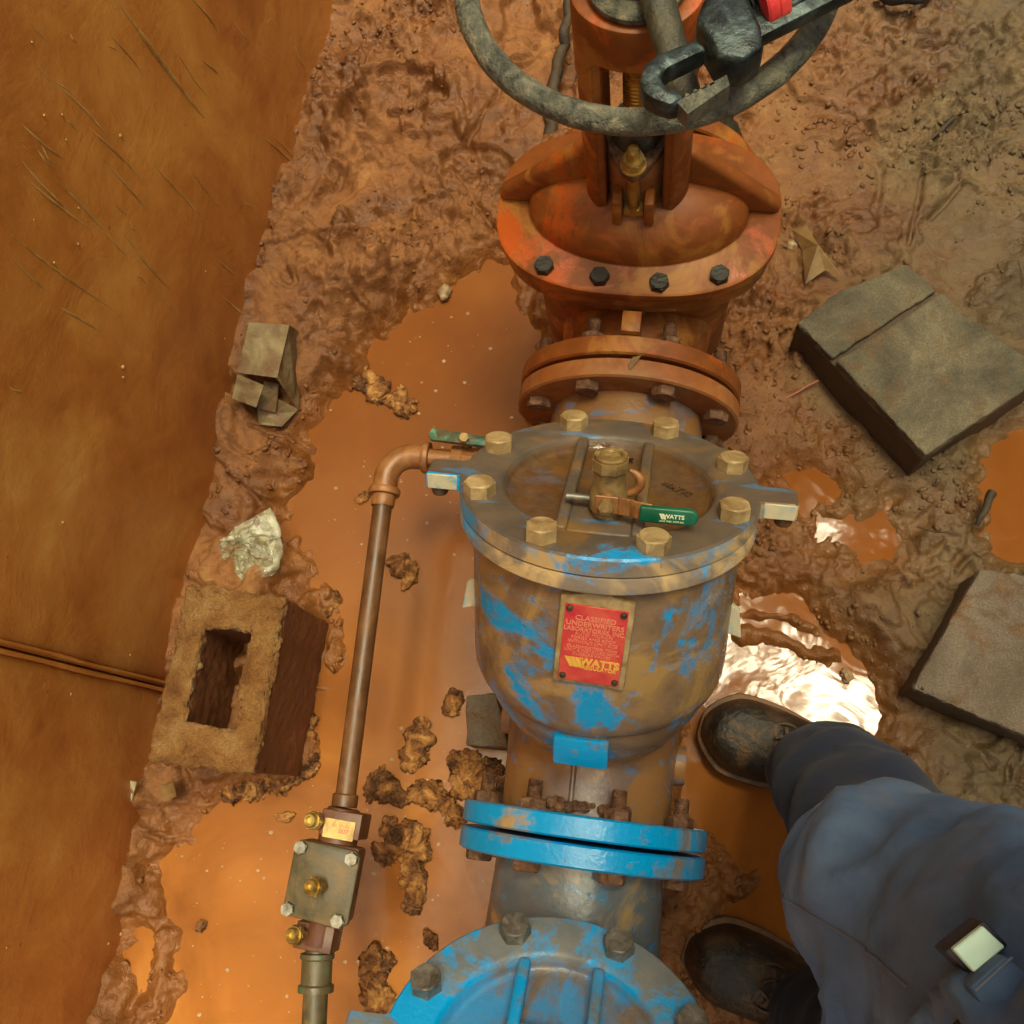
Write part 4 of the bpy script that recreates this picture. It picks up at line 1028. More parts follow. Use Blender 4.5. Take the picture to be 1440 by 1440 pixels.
# dark block at upper right: one block whose top is cut by a groove
zt = .125
A = [(1121, 452), (1180, 408), (1276, 368), (1318, 406), (1172, 502)]
B = [(1177, 507), (1325, 411), (1352, 440), (1478, 525), (1302, 640)]
root = thing('grooved_block', at(1290, 510, .01), 'dark grey green concrete block with a groove across its top', 'concrete block')
full = [(1121, 452), (1180, 408), (1276, 368), (1332, 418), (1352, 440), (1478, 525), (1302, 640)]
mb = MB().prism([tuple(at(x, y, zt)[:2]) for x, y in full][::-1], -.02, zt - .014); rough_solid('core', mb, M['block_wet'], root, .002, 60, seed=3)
for P_ in (A, B):
    mb = MB().prism([tuple(at(x, y, zt)[:2]) for x, y in P_][::-1], zt - .020, zt - (.004 if P_ is A else 0)); rough_solid('top_face', mb, M['block_dark'], root, .0030, 75, seed=9, dense=.007)
# pale grey block at the right edge
zt = .105
root = thing('grey_block', at(1380, 940, .0), 'pale grey solid concrete block at the right edge sunk in mud', 'concrete block')
P_ = [(1378, 800), (1470, 812), (1560, 850), (1500, 1060), (1440, 1034), (1283, 968)]
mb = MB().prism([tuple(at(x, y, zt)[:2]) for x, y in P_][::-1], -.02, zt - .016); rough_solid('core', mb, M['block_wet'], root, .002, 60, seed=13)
mb = MB().prism([tuple(at(x, y, zt)[:2]) for x, y in P_][::-1], zt - .018, zt); rough_solid('top_face', mb, M['block_grey'], root, .0030, 75, seed=19, dense=.007)
# little grey block propped by the valve
root = thing('block_piece', at(682, 1020, .0), 'small grey concrete piece wedged against the blue valve body', 'concrete block')
P_ = [(656, 978), (698, 974), (714, 1052), (655, 1048)]
mb = MB().prism([tuple(at(x, y, .075)[:2]) for x, y in P_][::-1], -.03, .075); rough_solid('core', mb, M['block_grey'], root, .003, 90, bevel=.003, seed=23)

# ------------------------------------------------------------------ LUMPS OF MUD standing out of the water
def lump(bm, c, r, sq=(1, 1, .7), seed=0, sub=4):
    ret = bmesh.ops.create_icosphere(bm, subdivisions=sub, radius=1.0)
    rot = Matrix.Rotation(random.uniform(0, 6.28), 3, 'Z')
    sd = Vector((seed, seed * .7, 3))
    for v in ret['verts']:
        p = v.co.copy(); q = p * 1.5 + sd
        q2 = q + Vector((mn.noise(q * 1.3), mn.noise(q * 1.3 + Vector((7, 0, 0))), mn.noise(q * 1.3 + Vector((0, 7, 0))))) * .9
        d = 1 + .55 * mn.noise(q2) + .42 * (1 - 2 * abs(mn.noise(q2 * 1.9))) + .22 * (.6 - 2 * abs(mn.noise(q2 * 4.4))) + .10 * mn.noise(q2 * 9)
        s = Vector((p.x * sq[0], p.y * sq[1], p.z * sq[2])) * r * max(d, .25)
        v.co = rot @ s + Vector(c)
def clod(name, label, trail, r0, group='lumps of mud in the water', cat='mud lump', mat='clod', zs=.5):
    bm = bmesh.new(); k = 0
    pts = [at(px, py, .003) for px, py in trail]
    for i in range(len(pts)):
        nxt = pts[min(i + 1, len(pts) - 1)]; L = (nxt - pts[i]).length; m = max(1, int(L / (r0 * .75)))
        for j in range(m):
            p = pts[i].lerp(nxt, j / m)
            r = r0 * random.uniform(.5, 1.2)
            lump(bm, p + Vector((random.uniform(-.3, .3) * r0, random.uniform(-.3, .3) * r0, random.uniform(-.3, .2) * r0)), r, (random.uniform(.8, 1.5), random.uniform(.6, 1.0), zs * random.uniform(.7, 1.3)), seed=random.uniform(0, 90)); k += 1
            for _ in range(3):
                a = random.uniform(0, 6.28); rr = r * random.uniform(.2, .5)
                lump(bm, p + Vector((math.cos(a) * r * 1.0, math.sin(a) * r * 1.0, random.uniform(-.002, .3 * r))), rr, seed=random.uniform(0, 90), sub=3)
    for f in bm.faces: f.smooth = True
    me = bpy.data.meshes.new(name); bm.to_mesh(me); bm.free()
    o = link_mesh(name, me, M[mat]); c = sum(pts, Vector()) / len(pts); set_origin(o, Vector((c.x, c.y, 0)))
    return tag(o, label, cat, group)
clod('mud_lump', 'broken mud ridge in the upper puddle right of the cardboard', [(500, 525), (535, 555), (575, 570)], .014)
clod('mud_lump', 'small pointed mud lump just right of the bypass pipe', [(558, 790), (580, 815)], .011)
clod('mud_lump', 'tall knobbly mud lump at the head of the lump row by the pipe', [(592, 1022), (588, 1048), (575, 1075)], .013)
clod('mud_lump', 'twin mud chips floating left of the small concrete piece', [(640, 975), (634, 1002)], .009)
clod('mud_lump', 'spreading cross shaped mud lump in the middle of the left water', [(530, 1105), (565, 1120), (605, 1115), (640, 1145)], .014)
clod('mud_lump', 'ragged dark mud lump left of the blue flange pair', [(545, 1165), (570, 1175), (540, 1200)], .013)
clod('mud_lump', 'long narrow mud lump pointing down toward the blue cover', [(585, 1170), (582, 1215), (580, 1270)], .0125)
clod('mud_lump', 'rounded mud lump with a tail near the bottom blue cover', [(528, 1350), (525, 1380), (532, 1408)], .018)
clod('mud_lump', 'row of mud crumbs above the bottom blue cover', [(598, 1310), (612, 1330)], .006)
clod('mud_lump', 'frayed mud heap under the small grey concrete piece', [(645, 1070), (665, 1085), (690, 1090), (660, 1100)], .016)
clod('mud_lump', 'mud heap on the bank below the slotted block', [(240, 1090), (290, 1095), (350, 1110), (400, 1090)], .016, zs=.5)
clod('mud_lump', 'mud heap against the right side of the slotted block', [(430, 1000), (425, 1050), (435, 1080)], .014)
clod('mud_lump', 'mud crust at the corner above the slotted block', [(430, 880), (470, 840)], .010)
clod('mud_lump', 'lone mud crumb in the lower left water', [(283, 1303)], .006)
clod('mud_lump', 'curled mud blob on the water edge right of the slotted block bank', [(400, 1150)], .009)
clod('mud_lump', 'small torn mud lump left of the upper bypass pipe', [(510, 700)], .006)
# floating specks
mb = MB()
for k in range(230):
    p = at(random.uniform(440, 720), random.uniform(430, 800), .0012) if k < 90 else at(random.uniform(240, 690), random.uniform(1000, 1440), .0012)
    if gz(p.x, p.y) > -.004: continue
    s = random.choice([.0008, .001, .0014, .0022, .0035]); n = random.randint(4, 6); a0 = random.uniform(0, 6)
    mb.prism([(p.x + s * random.uniform(.6, 1.2) * math.cos(a0 + 2 * math.pi * i / n), p.y + s * random.uniform(.5, 1.0) * math.sin(a0 + 2 * math.pi * i / n)) for i in range(n)], -.0006, .0011)
fs_ = mb.build('floating_specks', M['stone'], None, 30); tag(fs_, 'pale specks floating on the brown water', 'specks', kind='stuff')

# ------------------------------------------------------------------ LITTER
def sheet(name, label, cat, faces_px, mat, thick=.0016, group=None):
    mb = MB()
    for f in faces_px:
        top = [at(x, y, z) for x, y, z in f]; n = len(top)
        nn = (top[1] - top[0]).cross(top[2] - top[0]).normalized()
        if nn.z < 0: nn = -nn
        vs = top + [p - nn * thick for p in top]
        mb.raw(vs, [tuple(range(n)), tuple(range(2 * n - 1, n - 1, -1))] + [(i, n + i, n + (i + 1) % n, (i + 1) % n) for i in range(n)])
    o = mb.build(name, M[mat], None, 30)
    c = sum((at(x, y, z) for x, y, z in faces_px[0]), Vector()) / len(faces_px[0]); set_origin(o, (c.x, c.y, .03))
    return tag(o, label, cat, group)
cbx = thing('cardboard_box', at(385, 520, .03), 'flattened grey cardboard box corner lying against the wall', 'cardboard')
for nm, f in (('flap', [(350, 453, .13), (405, 457, .13), (388, 531, .125), (334, 524, .12)]), ('side', [(405, 457, .13), (424, 470, .05), (418, 575, .045), (388, 531, .125)]),
              ('flap', [(334, 526, .118), (371, 542, .115), (360, 573, .10), (326, 560, .10)]), ('inner', [(371, 536, .09), (392, 540, .09), (388, 580, .06), (362, 574, .07)]), ('flap', [(362, 575, .062), (388, 560, .07), (419, 576, .048), (396, 600, .05), (364, 597, .05)])):
    mb = MB(); top = [at(x, y, z) for x, y, z in f]; n = len(top); nn = (top[1] - top[0]).cross(top[2] - top[0]).normalized()
    if nn.z < 0: nn = -nn
    mb.raw(top + [p - nn * .002 for p in top], [tuple(range(n)), tuple(range(2 * n - 1, n - 1, -1))] + [(i, n + i, n + (i + 1) % n, (i + 1) % n) for i in range(n)])
    mb.build(nm, M['cardboard'], cbx, 30)
# crumpled clear bag
ol = [(293, 768), (318, 750), (332, 735), (365, 718), (378, 711), (390, 735), (394, 765), (390, 800), (368, 812), (345, 827), (322, 812), (304, 795)]
cpx = (344, 770); NR, NA = 11, 40
rb = random.Random(3); vs, fs = [], []
for a in range(NA):
    t = a / NA * len(ol); i = int(t); u = t - i; e = ((1 - u) * ol[i][0] + u * ol[(i + 1) % len(ol)][0], (1 - u) * ol[i][1] + u * ol[(i + 1) % len(ol)][1])
    for r in range(NR):
        k = r / (NR - 1); jt = .05 * (0 < r < NR - 1); px, py = cpx[0] + (e[0] - cpx[0]) * (k + rb.uniform(-jt, jt)), cpx[1] + (e[1] - cpx[1]) * (k + rb.uniform(-jt, jt))
        p = at(px, py, .07); q = p * 22
        fold = 1 - 2 * abs(mn.noise(q + Vector((3, 1, 0)) + Vector((mn.noise(q * .7), mn.noise(q * .6 + Vector((9, 0, 0))), 0)) * 1.4))
        vs.append(p + Vector((0, 0, .012 * (1 - k ** 2) + .022 * fold * (1 - .4 * k) + rb.uniform(-.004, .004) - .020 * k)))
for a in range(NA):
    b = (a + 1) % NA
    for r in range(NR - 1): fs.append((a * NR + r, a * NR + r + 1, b * NR + r + 1, b * NR + r))
mb = MB().raw(vs, fs); bmesh.ops.triangulate(mb.bm, faces=mb.bm.faces); o = mb.build('plastic_bag', M['bag'], None, 30); set_origin(o, at(344, 770, .04)); tag(o, 'crumpled clear plastic bag above the slotted block', 'plastic bag')
so = o.modifiers.new('thickness', 'SOLIDIFY'); so.thickness = .0008
sheet('dry_leaf', 'curled brown leaf on the mud right of the gate valve', 'leaf', [[(1112, 322, .055), (1135, 318, .07), (1150, 345, .075), (1128, 352, .05)], [(1128, 352, .05), (1150, 345, .075), (1182, 388, .06), (1160, 380, .058), (1132, 400, .05)]], 'leaf')
sheet('paper_scrap', 'white plastic sliver stuck beside the wall foot', 'scrap', [[(182, 1098, .08), (192, 1100, .082), (178, 1150, .05), (168, 1152, .05)]], 'bag')
sheet('leaf_scrap', 'small brown leaf scrap in the mud under the slotted block', 'scrap', [[(225, 1105, .07), (243, 1100, .085), (248, 1120, .07), (230, 1128, .06)]], 'leaf')
sheet('leaf_scrap', 'tiny dry leaf scrap on the orange flange joint', 'scrap', [[(884, 512, .395), (890, 502, .397), (902, 500, .396), (896, 508, .397), (886, 520, .394)]], 'leaf', .0008)
def strand(name, label, cat, pts, r, mat, group=None):
    mb = MB(); P_ = [at(x, y, z) for x, y, z in pts]; Q_ = []
    for i in range(len(P_) - 1):
        for j in range(6):
            t = j / 6; p = P_[i].lerp(P_[i + 1], t); Q_.append(p + Vector((mn.noise(p * 40), mn.noise(p * 40 + Vector((7, 0, 0))), mn.noise(p * 40 + Vector((0, 7, 0))))) * r * 1.2)
    Q_.append(P_[-1]); mb.tube(Q_, [r * (1.15 - .6 * i / len(Q_)) for i in range(len(Q_))], 8)
    o = mb.build(name, M[mat], None, 60); set_origin(o, P_[-1]); return tag(o, label, cat, group)
strand('root', 'thick dark root running up behind the handwheel on the left of the yoke', 'root', [(768, 222, .04), (776, 170, .07), (783, 110, .10), (792, 40, .13), (797, -30, .15)], .0115, 'root')
for k, (a, b, c_) in enumerate([((815, 10), (826, 60), (812, 90)), ((830, 20), (812, 55), (822, 110)), ((805, 40), (818, 80), (806, 120)), ((822, 60), (834, 95), (820, 130))]):
    strand('rootlet', ['leftmost strand of the rootlet tangle beside the orange yoke', 'wavy rootlet crossing the middle of the tangle by the yoke', 'rootlet starting lowest on the left in the tangle by the yoke', 'rootlet nearest the orange yoke in the root tangle'][k], 'root', [(*a, .12), (*b, .13), (*c_, .10)], .0018, 'root', 'rootlets in the tangle beside the yoke')
strand('twig', 'thin reddish twig with a bud left of the dark block', 'twig', [(1150, 535, .055), (1095, 565, .045), (1055, 580, .04)], .0016, 'red_twig')
strand('twig', 'short black twig lying right of the small round puddle', 'twig', [(1290, 740, .05), (1315, 748, .05), (1340, 750, .045)], .0016, 'root')
strand('twig', 'dark wet stick in the cracked mud at upper right', 'twig', [(1345, 162, .05), (1322, 185, .05), (1298, 203, .045)], .004, 'root')
strand('twig', 'black matted stick at the edge of the right hand puddle', 'twig', [(1398, 695, .04), (1385, 715, .045), (1374, 738, .04)], .006, 'root')
strand('hose', 'black hose loop just showing at the top edge', 'hose', [(1240, -14, .08), (1275, 2, .08), (1300, -4, .085), (1320, -22, .08)], .009, 'black_plastic')
strand('dark_tube', 'dark tube standing behind the right of the gate valve', 'pipe', [(1020, 240, .06), (1024, 180, .10), (1030, 110, .16)], .020, 'iron_dark')  # dark upright tube placed behind the valve on the right
for px, py, r in ((626, 413, .011), (1162, 372, .0), (1110, 362, .009), (1190, 950, .008)):
    if r:
        bm = bmesh.new(); p = at(px, py, 0); p.z = max(gz(p.x, p.y), 0) + r * .3; lump(bm, p, r, (1, .8, .7), px, 3)
        for f in bm.faces: f.smooth = True
        me = bpy.data.meshes.new('pebble'); bm.to_mesh(me); bm.free(); o = link_mesh('pebble', me, M['stone']); set_origin(o, p)
        tag(o, {626: 'pale round pebble on the bank of the upper puddle', 1110: 'pale pebble beside the curled brown leaf', 1190: 'small pebble at the edge of the bright puddle'}[px], 'pebble')

# crumbs of mud and grit strewn over the floor
ico = bmesh.new(); bmesh.ops.create_icosphere(ico, subdivisions=1, radius=1.0); ico.verts.ensure_lookup_table()
iv_ = np.array([v.co[:] for v in ico.verts]); if_ = np.array([[v.index for v in f.verts] for f in ico.faces]); ico.free()
rc = np.random.RandomState(21); px_ = rc.uniform(-.70, .56, 26000); py_ = rc.uniform(-.45, 1.40, 26000)
keep = (fbm(px_, py_, 7, 4, 33) > .52) | (rc.rand(26000) < .06); px_, py_ = px_[keep], py_[keep]
hz_ = ground_height(px_, py_); ok = hz_ > .001; px_, py_, hz_ = px_[ok][:7500], py_[ok][:7500], hz_[ok][:7500]
vs_, fs2 = [], []
for k in range(len(px_)):
    r = .0010 + .0046 * rc.rand() ** 5; a = rc.rand() * 6.28; ca, sa = math.cos(a), math.sin(a)
    q = iv_ * (1 + .35 * rc.normal(size=(12, 1)).clip(-1, 1)) * np.array([1.3, .85, .7]) * r
    vs_.append(np.column_stack([q[:, 0] * ca - q[:, 1] * sa + px_[k], q[:, 0] * sa + q[:, 1] * ca + py_[k], q[:, 2] + hz_[k] + r * .2])); fs2.append(if_ + 12 * k)
cr_ = link_mesh('mud_crumbs', np_mesh('mud_crumbs', np.vstack(vs_).astype(np.float32), np.vstack(fs2).astype(np.int32)), M['ground']); tag(cr_, 'crumbs of mud and grit strewn over the pit floor', kind='stuff')

# ------------------------------------------------------------------ TREE hanging over the pit (mirrored in the puddle)
tree = thing('tree', (2.3, .9, 1.7), 'leafy tree leaning over the right hand bank of the pit', 'tree')
MB().tube([(2.3, .9, 1.5), (2.2, .8, 2.8), (1.8, .6, 3.9), (1.2, .4, 4.6), (.6, .2, 5.0)], [.14, .11, .085, .06, .03], 12).build('trunk', M['root'], tree, 60)
lf = NT('sunlit leaf'); lf.b.inputs['Base Color'].default_value = (.06, .11, .015, 1); lf.b.inputs['Roughness'].default_value = .5
tl = lf.n('BsdfTranslucent'); tl.inputs[0].default_value = (.32, .42, .04, 1); mx = lf.n('MixShader'); mx.inputs[0].default_value = .5
lf.link(lf.b.outputs[0], mx.inputs[1]); lf.link(tl.outputs[0], mx.inputs[2]); lf.link(mx.outputs[0], lf.t.nodes['Material Output'].inputs[0])
rg = np.random.RandomState(5); NL = 14000
cl = np.vstack([rg.rand(46, 3) * np.array([2.3, 2.6, 1.0]) + np.array([-.1, -.45, 4.2]), rg.rand(34, 3) * np.array([2.2, 3.2, 1.0]) + np.array([-2.4, -.1, 4.6])]); ctr = cl[np.where(rg.rand(NL) < .72, rg.randint(0, 46, NL), rg.randint(46, 80, NL))] + rg.normal(0, .17, (NL, 3))  # left clusters added to darken the sky mirrored in the left water
sz = .04 + .05 * rg.rand(NL); u_ = rg.normal(size=(NL, 3)); u_ /= np.linalg.norm(u_, axis=1)[:, None]; v_ = np.cross(u_, rg.normal(size=(NL, 3))); v_ /= np.linalg.norm(v_, axis=1)[:, None]
lv_ = np.stack([ctr - u_ * sz[:, None], ctr + v_ * sz[:, None] * .5, ctr + u_ * sz[:, None], ctr - v_ * sz[:, None] * .5], 1).reshape(-1, 3)
cr = link_mesh('crown', np_mesh('crown', (lv_ - np.array(tree.location)).astype(np.float32), np.arange(NL * 4, dtype=np.int32).reshape(-1, 4), False), lf.m); cr.parent = tree; cr.matrix_basis = Matrix.Identity(4)

# ------------------------------------------------------------------ PERSON standing at lower right
per = thing('person', (.33, -.06, 0), 'person in dusty navy blue work clothes and muddy black boots standing beside the valves', 'person')
def loft(rings, seg=56, wr_=.006, wf=22, seed=0, cap=True):
    """rings: centre, half width along x, half width along y, (tilt) -> a cloth sleeve with folds"""
    vs, fs = [], []; n = len(rings)
    for i, (c, a, b) in enumerate(rings):
        for k in range(seg):
            t = 2 * math.pi * k / seg; p = Vector(c) + Vector((a * math.cos(t), b * math.sin(t), 0))
            q = Vector((p.x * wf * .6, p.y * wf * .6, p.z * wf * 1.0 + (p.x + p.y) * wf * .7)) + Vector((seed, 0, 0))
            w_ = .9 * mn.noise(q) + .45 * (1 - 2 * abs(mn.noise(q * .8 + Vector((3, 3, 3))))) + .25 * mn.noise(q * 2.2)
            vs.append(p + Vector((math.cos(t), math.sin(t), .25)) * wr_ * w_ * min(1, .35 + i * .04))
    for i in range(n - 1):
        for k in range(seg): l = (k + 1) % seg; fs.append((i * seg + k, i * seg + l, (i + 1) * seg + l, (i + 1) * seg + k))
    if cap: fs += [tuple(range(seg - 1, -1, -1)), tuple(range((n - 1) * seg, n * seg))]
    return vs, fs
def dense(keys, m=9):
    out = []
    for i in range(len(keys) - 1):
        (c0, a0, b0), (c1, a1, b1) = keys[i], keys[i + 1]
        for j in range(m):
            t = j / m; out.append((Vector(c0).lerp(Vector(c1), t), a0 + (a1 - a0) * t, b0 + (b1 - b0) * t))
    out.append((Vector(keys[-1][0]), keys[-1][1], keys[-1][2])); return out
legA = [((.245, .078, .075), .072, .058), ((.243, .073, .11), .075, .059), ((.238, .060, .20), .080, .056), ((.236, .038, .30), .083, .054), ((.238, -.014, .45), .086, .050), ((.245, -.045, .56), .075, .055), ((.27, -.07, .66), .07, .06)]
legB = [((.262, -.225, .075), .070, .062), ((.258, -.222, .11), .074, .064), ((.252, -.216, .20), .078, .068), ((.252, -.208, .30), .080, .072), ((.257, -.195, .45), .086, .078), ((.275, -.180, .58), .088, .080), ((.30, -.165, .70), .08, .08)]
tz = MB()
for lg, sd in ((legA, 1), (legB, 7)):
    vs, fs = loft(dense(lg, 12), 72, .0115, 19, sd); tz.raw(vs, fs)
tr_ = tz.build('trousers', M['navy'], per, 60)
shirt = [(.500, (.222, -.044, .080), (.300, -.140, .116)), (.505, (.222, -.045, .086), (.300, -.140, .122)), (.55, (.224, -.044, .087), (.304, -.140, .126)), (.62, (.236, -.052, .086), (.305, -.142, .130)), (.70, (.254, -.068, .084), (.316, -.145, .130)), (.80, (.265, -.085, .085), (.325, -.150, .130)),
         (.90, (.285, -.100, .085), (.335, -.152, .132)), (1.05, (.32, -.13, .10), (.36, -.16, .14)), (1.20, (.37, -.15, .11), (.39, -.165, .15)), (1.33, (.39, -.16, .10), (.41, -.165, .14)), (1.40, (.41, -.165, .05), (.415, -.165, .075))]
def two_lobe(z, a, b, t):
    c = Vector((a[0] * .45 + b[0] * .55, a[1] * .45 + b[1] * .55)); d = Vector((math.cos(t), math.sin(t))); best = []
    for q in (a, b):
        o = Vector((q[0], q[1])) - c; k = o.dot(d); e = q[2] ** 2 - (o.length_squared - k * k); best.append(k + math.sqrt(e) if e > 0 else 0)
    m_, k_ = max(best), .035; h_ = max(k_ - abs(best[0] - best[1]), 0) / k_
    r = m_ + h_ * h_ * k_ * .25
    return Vector((c.x + d.x * r, c.y + d.y * r, z)), d
vs, fs = [], []; SG = 120; rings = []
for i in range(len(shirt) - 1):
    for j in range(10):
        t = j / 10; A_, B_ = shirt[i], shirt[i + 1]; L_ = lambda p, q: tuple(p[k] + (q[k] - p[k]) * t for k in range(3))
        rings.append((A_[0] + (B_[0] - A_[0]) * t, L_(A_[1], B_[1]), L_(A_[2], B_[2])))
for i, (z, a, b) in enumerate(rings):
    for k in range(SG):
        p, d = two_lobe(z, a, b, 2 * math.pi * k / SG)
        q = Vector((p.x * 9, p.y * 9, p.z * 13 + (p.x - p.y) * 7)); q3 = Vector((p.x * 22 + p.z * 16, p.y * 22, p.z * 20 - p.y * 20))
        w_ = .9 * mn.noise(q) + .35 * mn.noise(q3) + 1.0 * (max(0, 1 - 3.2 * abs(mn.noise(q * 1.1 + Vector((4, 1, 2)))))) * max(0, mn.noise(q * .6) + .45) + .5 * max(0, 1 - 4 * abs(mn.noise(q3 * .8))) * max(0, mn.noise(q * .9 + Vector((1, 5, 2))) + .2)
        vs.append(p + Vector((d.x, d.y, .35)) * .021 * w_ * min(1, .2 + max(0, i - 8) * .05))
for i in range(len(rings) - 1):
    for k in range(SG): l = (k + 1) % SG; fs.append((i * SG + k, i * SG + l, (i + 1) * SG + l, (i + 1) * SG + k))
fs.append(tuple(range((len(rings) - 1) * SG, len(rings) * SG))); fs.append(tuple(range(SG - 1, -1, -1)))
shirt_vs = vs
shirt_o = MB().raw(vs, fs).build('shirt', M['shirt'], per, 60)  # lower part is a thigh, its brighter light put into the paler cloth
for zz in (.513, .522):
    pts = []
    for k in range(SG):
        p, d = two_lobe(zz, (.222, -.0455, .0868), (.300, -.140, .1232), 2 * math.pi * k / SG); pts.append(p + Vector((d.x, d.y, 0)) * .0025)
    MB().tube(pts, .0008, 5, closed=True).build('hem_stitch', M['thread'], shirt_o, 60)
# boots
def boot(toe, heel, name='boot'):
    toe, heel = Vector(toe), Vector(heel); d = (heel - toe); L = d.length; d.normalize(); s = Vector((-d.y, d.x, 0))
    T = frame(toe, d, s, (0, 0, 1))
    def half(t):                                     # half width along the sole
        return .052 * min(1, (t / .16) ** .5 if t < .16 else 1) * (1 - .22 * sstep(.3, .6, np.array(t))) * (1 if t < .9 else (1 - ((t - .9) / .1) ** 2 * .45))
    ts = [0.004, .02, .05, .09, .14, .2, .28, .36, .45, .55, .65, .75, .85, .93, .98, 1.0]
    n = 20; mbs = MB()
    ol = [(t * L - .003, half(t) + .0065) for t in ts] + [(t * L - .003, -half(t) - .0065) for t in reversed(ts)]
    mbs.prism([(float(a), float(b)) for a, b in ol], .0, .026, T)
    vs, fs = [], []
    for t in ts:
        hgt = .052 + .018 * float(sstep(0, .12, np.array(t))) + .055 * float(sstep(.32, .62, np.array(t))); hgt *= min(1, .55 + (t / .05) * .45) if t < .05 else 1
        for k in range(n):
            a = math.pi * k / (n - 1); w_ = half(t)
            cr = math.copysign(abs(math.cos(a)) ** .75, math.cos(a)); sr = math.sin(a) ** .8
            p = Vector((t * L, w_ * cr, .020 + (hgt) * sr)); q = p * 34
            p += Vector((0, 0, 1)) * .0022 * mn.noise(q) + Vector((1, 0, 0)) * .002 * mn.noise(q * .8) - Vector((0, 0, .0035)) * (1 - abs(2 * mn.noise((t * 30, 4, a)))) * (1 if .2 < t < .42 else 0)
            vs.append(p)
    m = len(ts)
    for i in range(m - 1):
        for k in range(n - 1): fs.append((i * n + k, i * n + k + 1, (i + 1) * n + k + 1, (i + 1) * n + k))
    fs.append(tuple(range(n))); fs.append(tuple(range((m - 1) * n, m * n)[::-1]))
    b = MB().raw(vs, fs, T).build(name, M['leather'], per, 50)
    sub = b.modifiers.new('smooth', 'SUBSURF'); sub.levels = 1; sub.render_levels = 2
    mbs.build('sole', M['rubber'], b, 38, .004, 2)
    lac = MB()
    for k in range(4):
        x = L * (.27 + .05 * k); zc = .083 + .010 * k
        for sg in (-1, 1): lac.tube([T @ Vector((x, -.022 * sg, zc - .006)), T @ Vector((x + .006, 0, zc + .001)), T @ Vector((x + .014, .022 * sg, zc - .004))], .0026, 6)
    for sg in (-1, 1):
        lac.tube([T @ Vector((L * .33 + .018 * math.sin(u) + .004 * u, sg * (.004 + .024 * math.sin(u / 2)), .104 - .012 * u / 3)) for u in [k * .62 for k in range(10)]], .0024, 6)
    lac.build('laces', M['lace'], b, 60)
    return b
g1, g2 = .012, .012
boot((.078, .118, g1), (.350, .062, g1)); boot((.080, -.172, g2), (.352, -.235, g2))
# reflective tag on a holder at the belt, pocket flap beside it
tz_ = .865
tp = [at(x, y, tz_ + .006) for x, y in ((1340, 1335), (1382, 1302), (1414, 1332), (1370, 1368))]
MB().prism([(p.x, p.y) for p in tp], tz_, tz_ + .006).build('reflective_tag', M['mint'], per, 30, .0008, 1)
tb = [at(x, y, tz_ - .001) for x, y in ((1328, 1338), (1383, 1294), (1420, 1330), (1366, 1374))]
MB().prism([(p.x, p.y) for p in tb], tz_ - .025, tz_ - .001).build('tag_holder', M['black_plastic'], per, 30, .002, 2)
tf = [at(x, y, tz_ + .016) for x, y in ((1362, 1388), (1414, 1342), (1500, 1420), (1440, 1500))]
fl_ = MB().prism([(p.x, p.y) for p in tf], tz_ - .004, tz_ + .016).build('pocket_flap', M['shirt'], per, 30, .003, 2)
MB().tube([tf[0].lerp(tf[3], .04) + Vector((.002, 0, .0165 - .016)), tf[1].lerp(tf[2], .04) + Vector((.002, 0, .0005))], .0008, 6).build('flap_stitch', M['thread'], fl_, 60)
# side seam running up the front of the leg and shirt
pts = []
for i in range(6, len(rings) - 50):
    z, a, b = rings[i]; k = int(SG * .462); p = Vector(shirt_vs[i * SG + k]); p2, d = two_lobe(z, a, b, 2 * math.pi * k / SG); pts.append(p + Vector((d.x, d.y, .2)) * .0008)
MB().tube(pts, .0011, 6).build('front_seam', M['thread'], shirt_o, 60)
MB().tube([at(1345, 1450, tz_), at(1395, 1405, tz_ + .004)], .004, 8).build('strap', M['black_plastic'], per, 40)

# head, neck and hands: one skinned body; the arms reach up in front of the chest, above the frame
bmv, bme, bmr = [], [], []
def chain(pts, par=None):
    for p, r in pts:
        bmv.append(Vector(p)); bmr.append(r)
        if par is not None: bme.append((par, len(bmv) - 1))
        par = len(bmv) - 1
    return par
root_i = chain([((.415, -.165, 1.30), .06)])
neck_i = chain([((.412, -.165, 1.40), .055), ((.405, -.165, 1.47), .050), ((.395, -.165, 1.53), .072), ((.390, -.165, 1.60), .080), ((.395, -.165, 1.67), .070), ((.40, -.165, 1.71), .04)], root_i)
for sg in (-1, 1):
    y0_ = -.165 + sg * .17
    e_ = chain([((.41, y0_, 1.34), .055), ((.36, y0_ + sg * .05, 1.24), .045), ((.30, y0_ + sg * .06, 1.20), .040), ((.17, y0_ * .5 + sg * .08, 1.40), .034), ((.09, sg * .085, 1.545), .026), ((.055, sg * .075, 1.575), .026), ((.025, sg * .065, 1.585), .022)], root_i)
    for k in range(4):
        b_ = Vector((.012 - .004 * k, sg * (.066 - .006 * k), 1.600 - .016 * k)) + Vector((0, 0, .012)); L_ = (.030, .036, .034, .026)[k]
        chain([(b_, .0085), (b_ + Vector((-.018, -sg * L_ * .7, 0)), .0080), (b_ + Vector((-.022, -sg * L_ * 1.35, 0)), .0070)], e_)
    chain([((.040, sg * .048, 1.565), .010), ((.028, sg * .030, 1.560), .009), ((.018, sg * .018, 1.565), .0075)], e_ - 1)
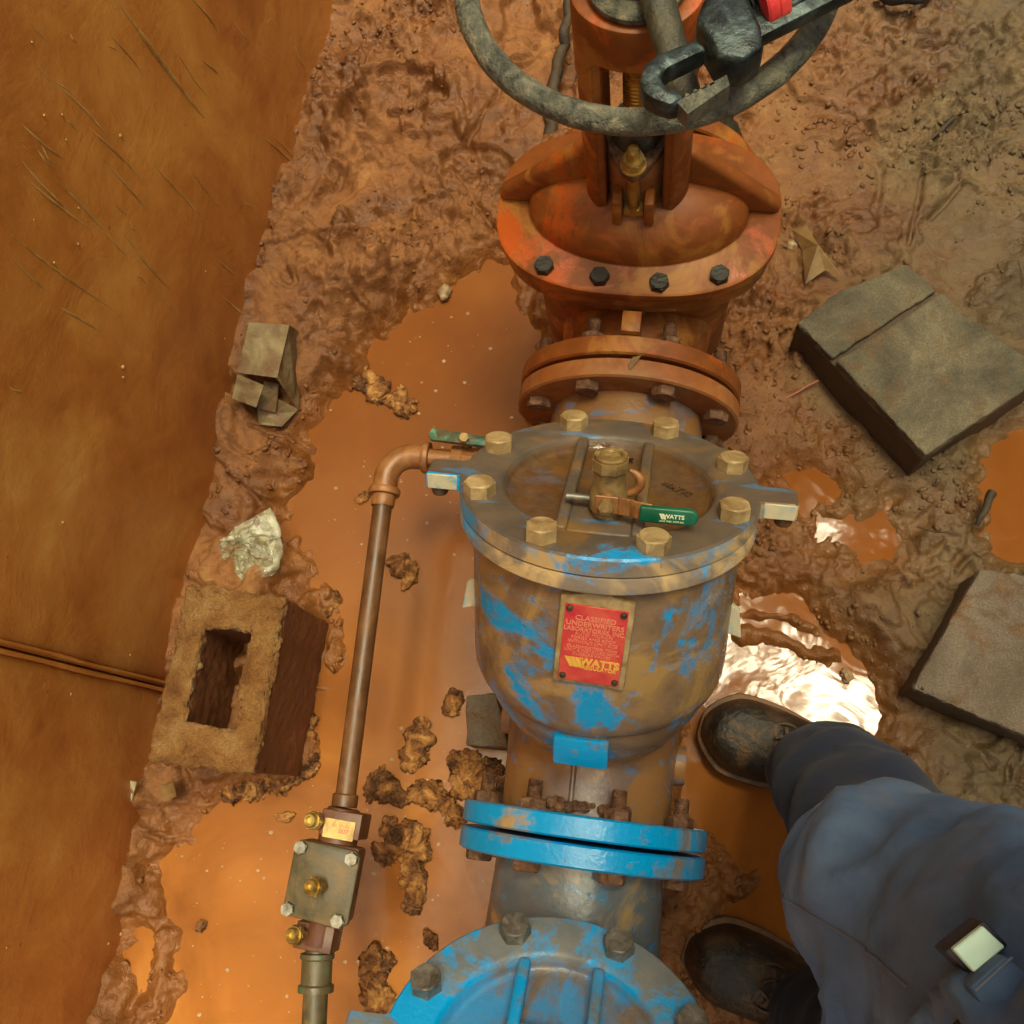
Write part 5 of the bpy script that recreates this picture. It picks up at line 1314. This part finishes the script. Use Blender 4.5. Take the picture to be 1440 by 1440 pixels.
me = bpy.data.meshes.new('body'); off = origin_of(per); me.from_pydata([v - off for v in bmv], bme, []); me.update()
bd_ = bpy.data.objects.new('body', me); COL.objects.link(bd_); bd_.parent = per; me.materials.append(M['skin'])
sk = bd_.modifiers.new('skin', 'SKIN'); sk.use_smooth_shade = True
for i, r in enumerate(bmr): me.skin_vertices[0].data[i].radius = (r, r)
me.skin_vertices[0].data[0].use_root = True
ss = bd_.modifiers.new('smooth', 'SUBSURF'); ss.levels = 1; ss.render_levels = 2
for sg in (-1, 1):
    y0_ = -.165 + sg * .17
    MB().tube([(.415, y0_ * .9 - .01, 1.36), (.40, y0_ + sg * .02, 1.31), (.36, y0_ + sg * .05, 1.24), (.30, y0_ + sg * .06, 1.21), (.24, y0_ * .75 + sg * .07, 1.30), (.17, y0_ * .5 + sg * .08, 1.40), (.12, y0_ * .3 + sg * .085, 1.49)], [.066, .064, .058, .056, .052, .048, .044], 18).build('sleeve', M['shirt'], per, 60)
MB().lathe([(.096, 1.60), (.099, 1.64), (.088, 1.70), (.055, 1.735), (0, 1.745)], 32, Matrix.Translation((.395, -.165, 0))).build('cap', M['navy'], per, 60)
MB().prism([(.33, -.235), (.25, -.21), (.235, -.165), (.25, -.12), (.33, -.095)], 1.618, 1.624).build('cap_brim', M['navy'], per, 30)
MB().tube([(.322, -.165, 1.585), (.300, -.165, 1.560), (.318, -.165, 1.550)], [.008, .012, .008], 10).build('nose', M['skin'], per, 60)
for sg in (-1, 1):
    MB().lathe([(0, -.008), (.010, -.004), (.010, .004), (0, .008)], 14, axis_frame((.322, -.165 + sg * .032, 1.592), (1, 0, 0))).build('eye', M['black_plastic'], per, 60)
    MB().lathe([(0, -.006), (.022, -.004), (.026, .003), (0, .004)], 16, axis_frame((.395, -.165 + sg * .083, 1.575), (0, sg, 0)), 1, 1.2).build('ear', M['skin'], per, 60)
MB().tube([(.318, -.187, 1.527), (.313, -.165, 1.524), (.318, -.143, 1.527)], .005, 8).build('mouth', M['red_twig'], per, 60)
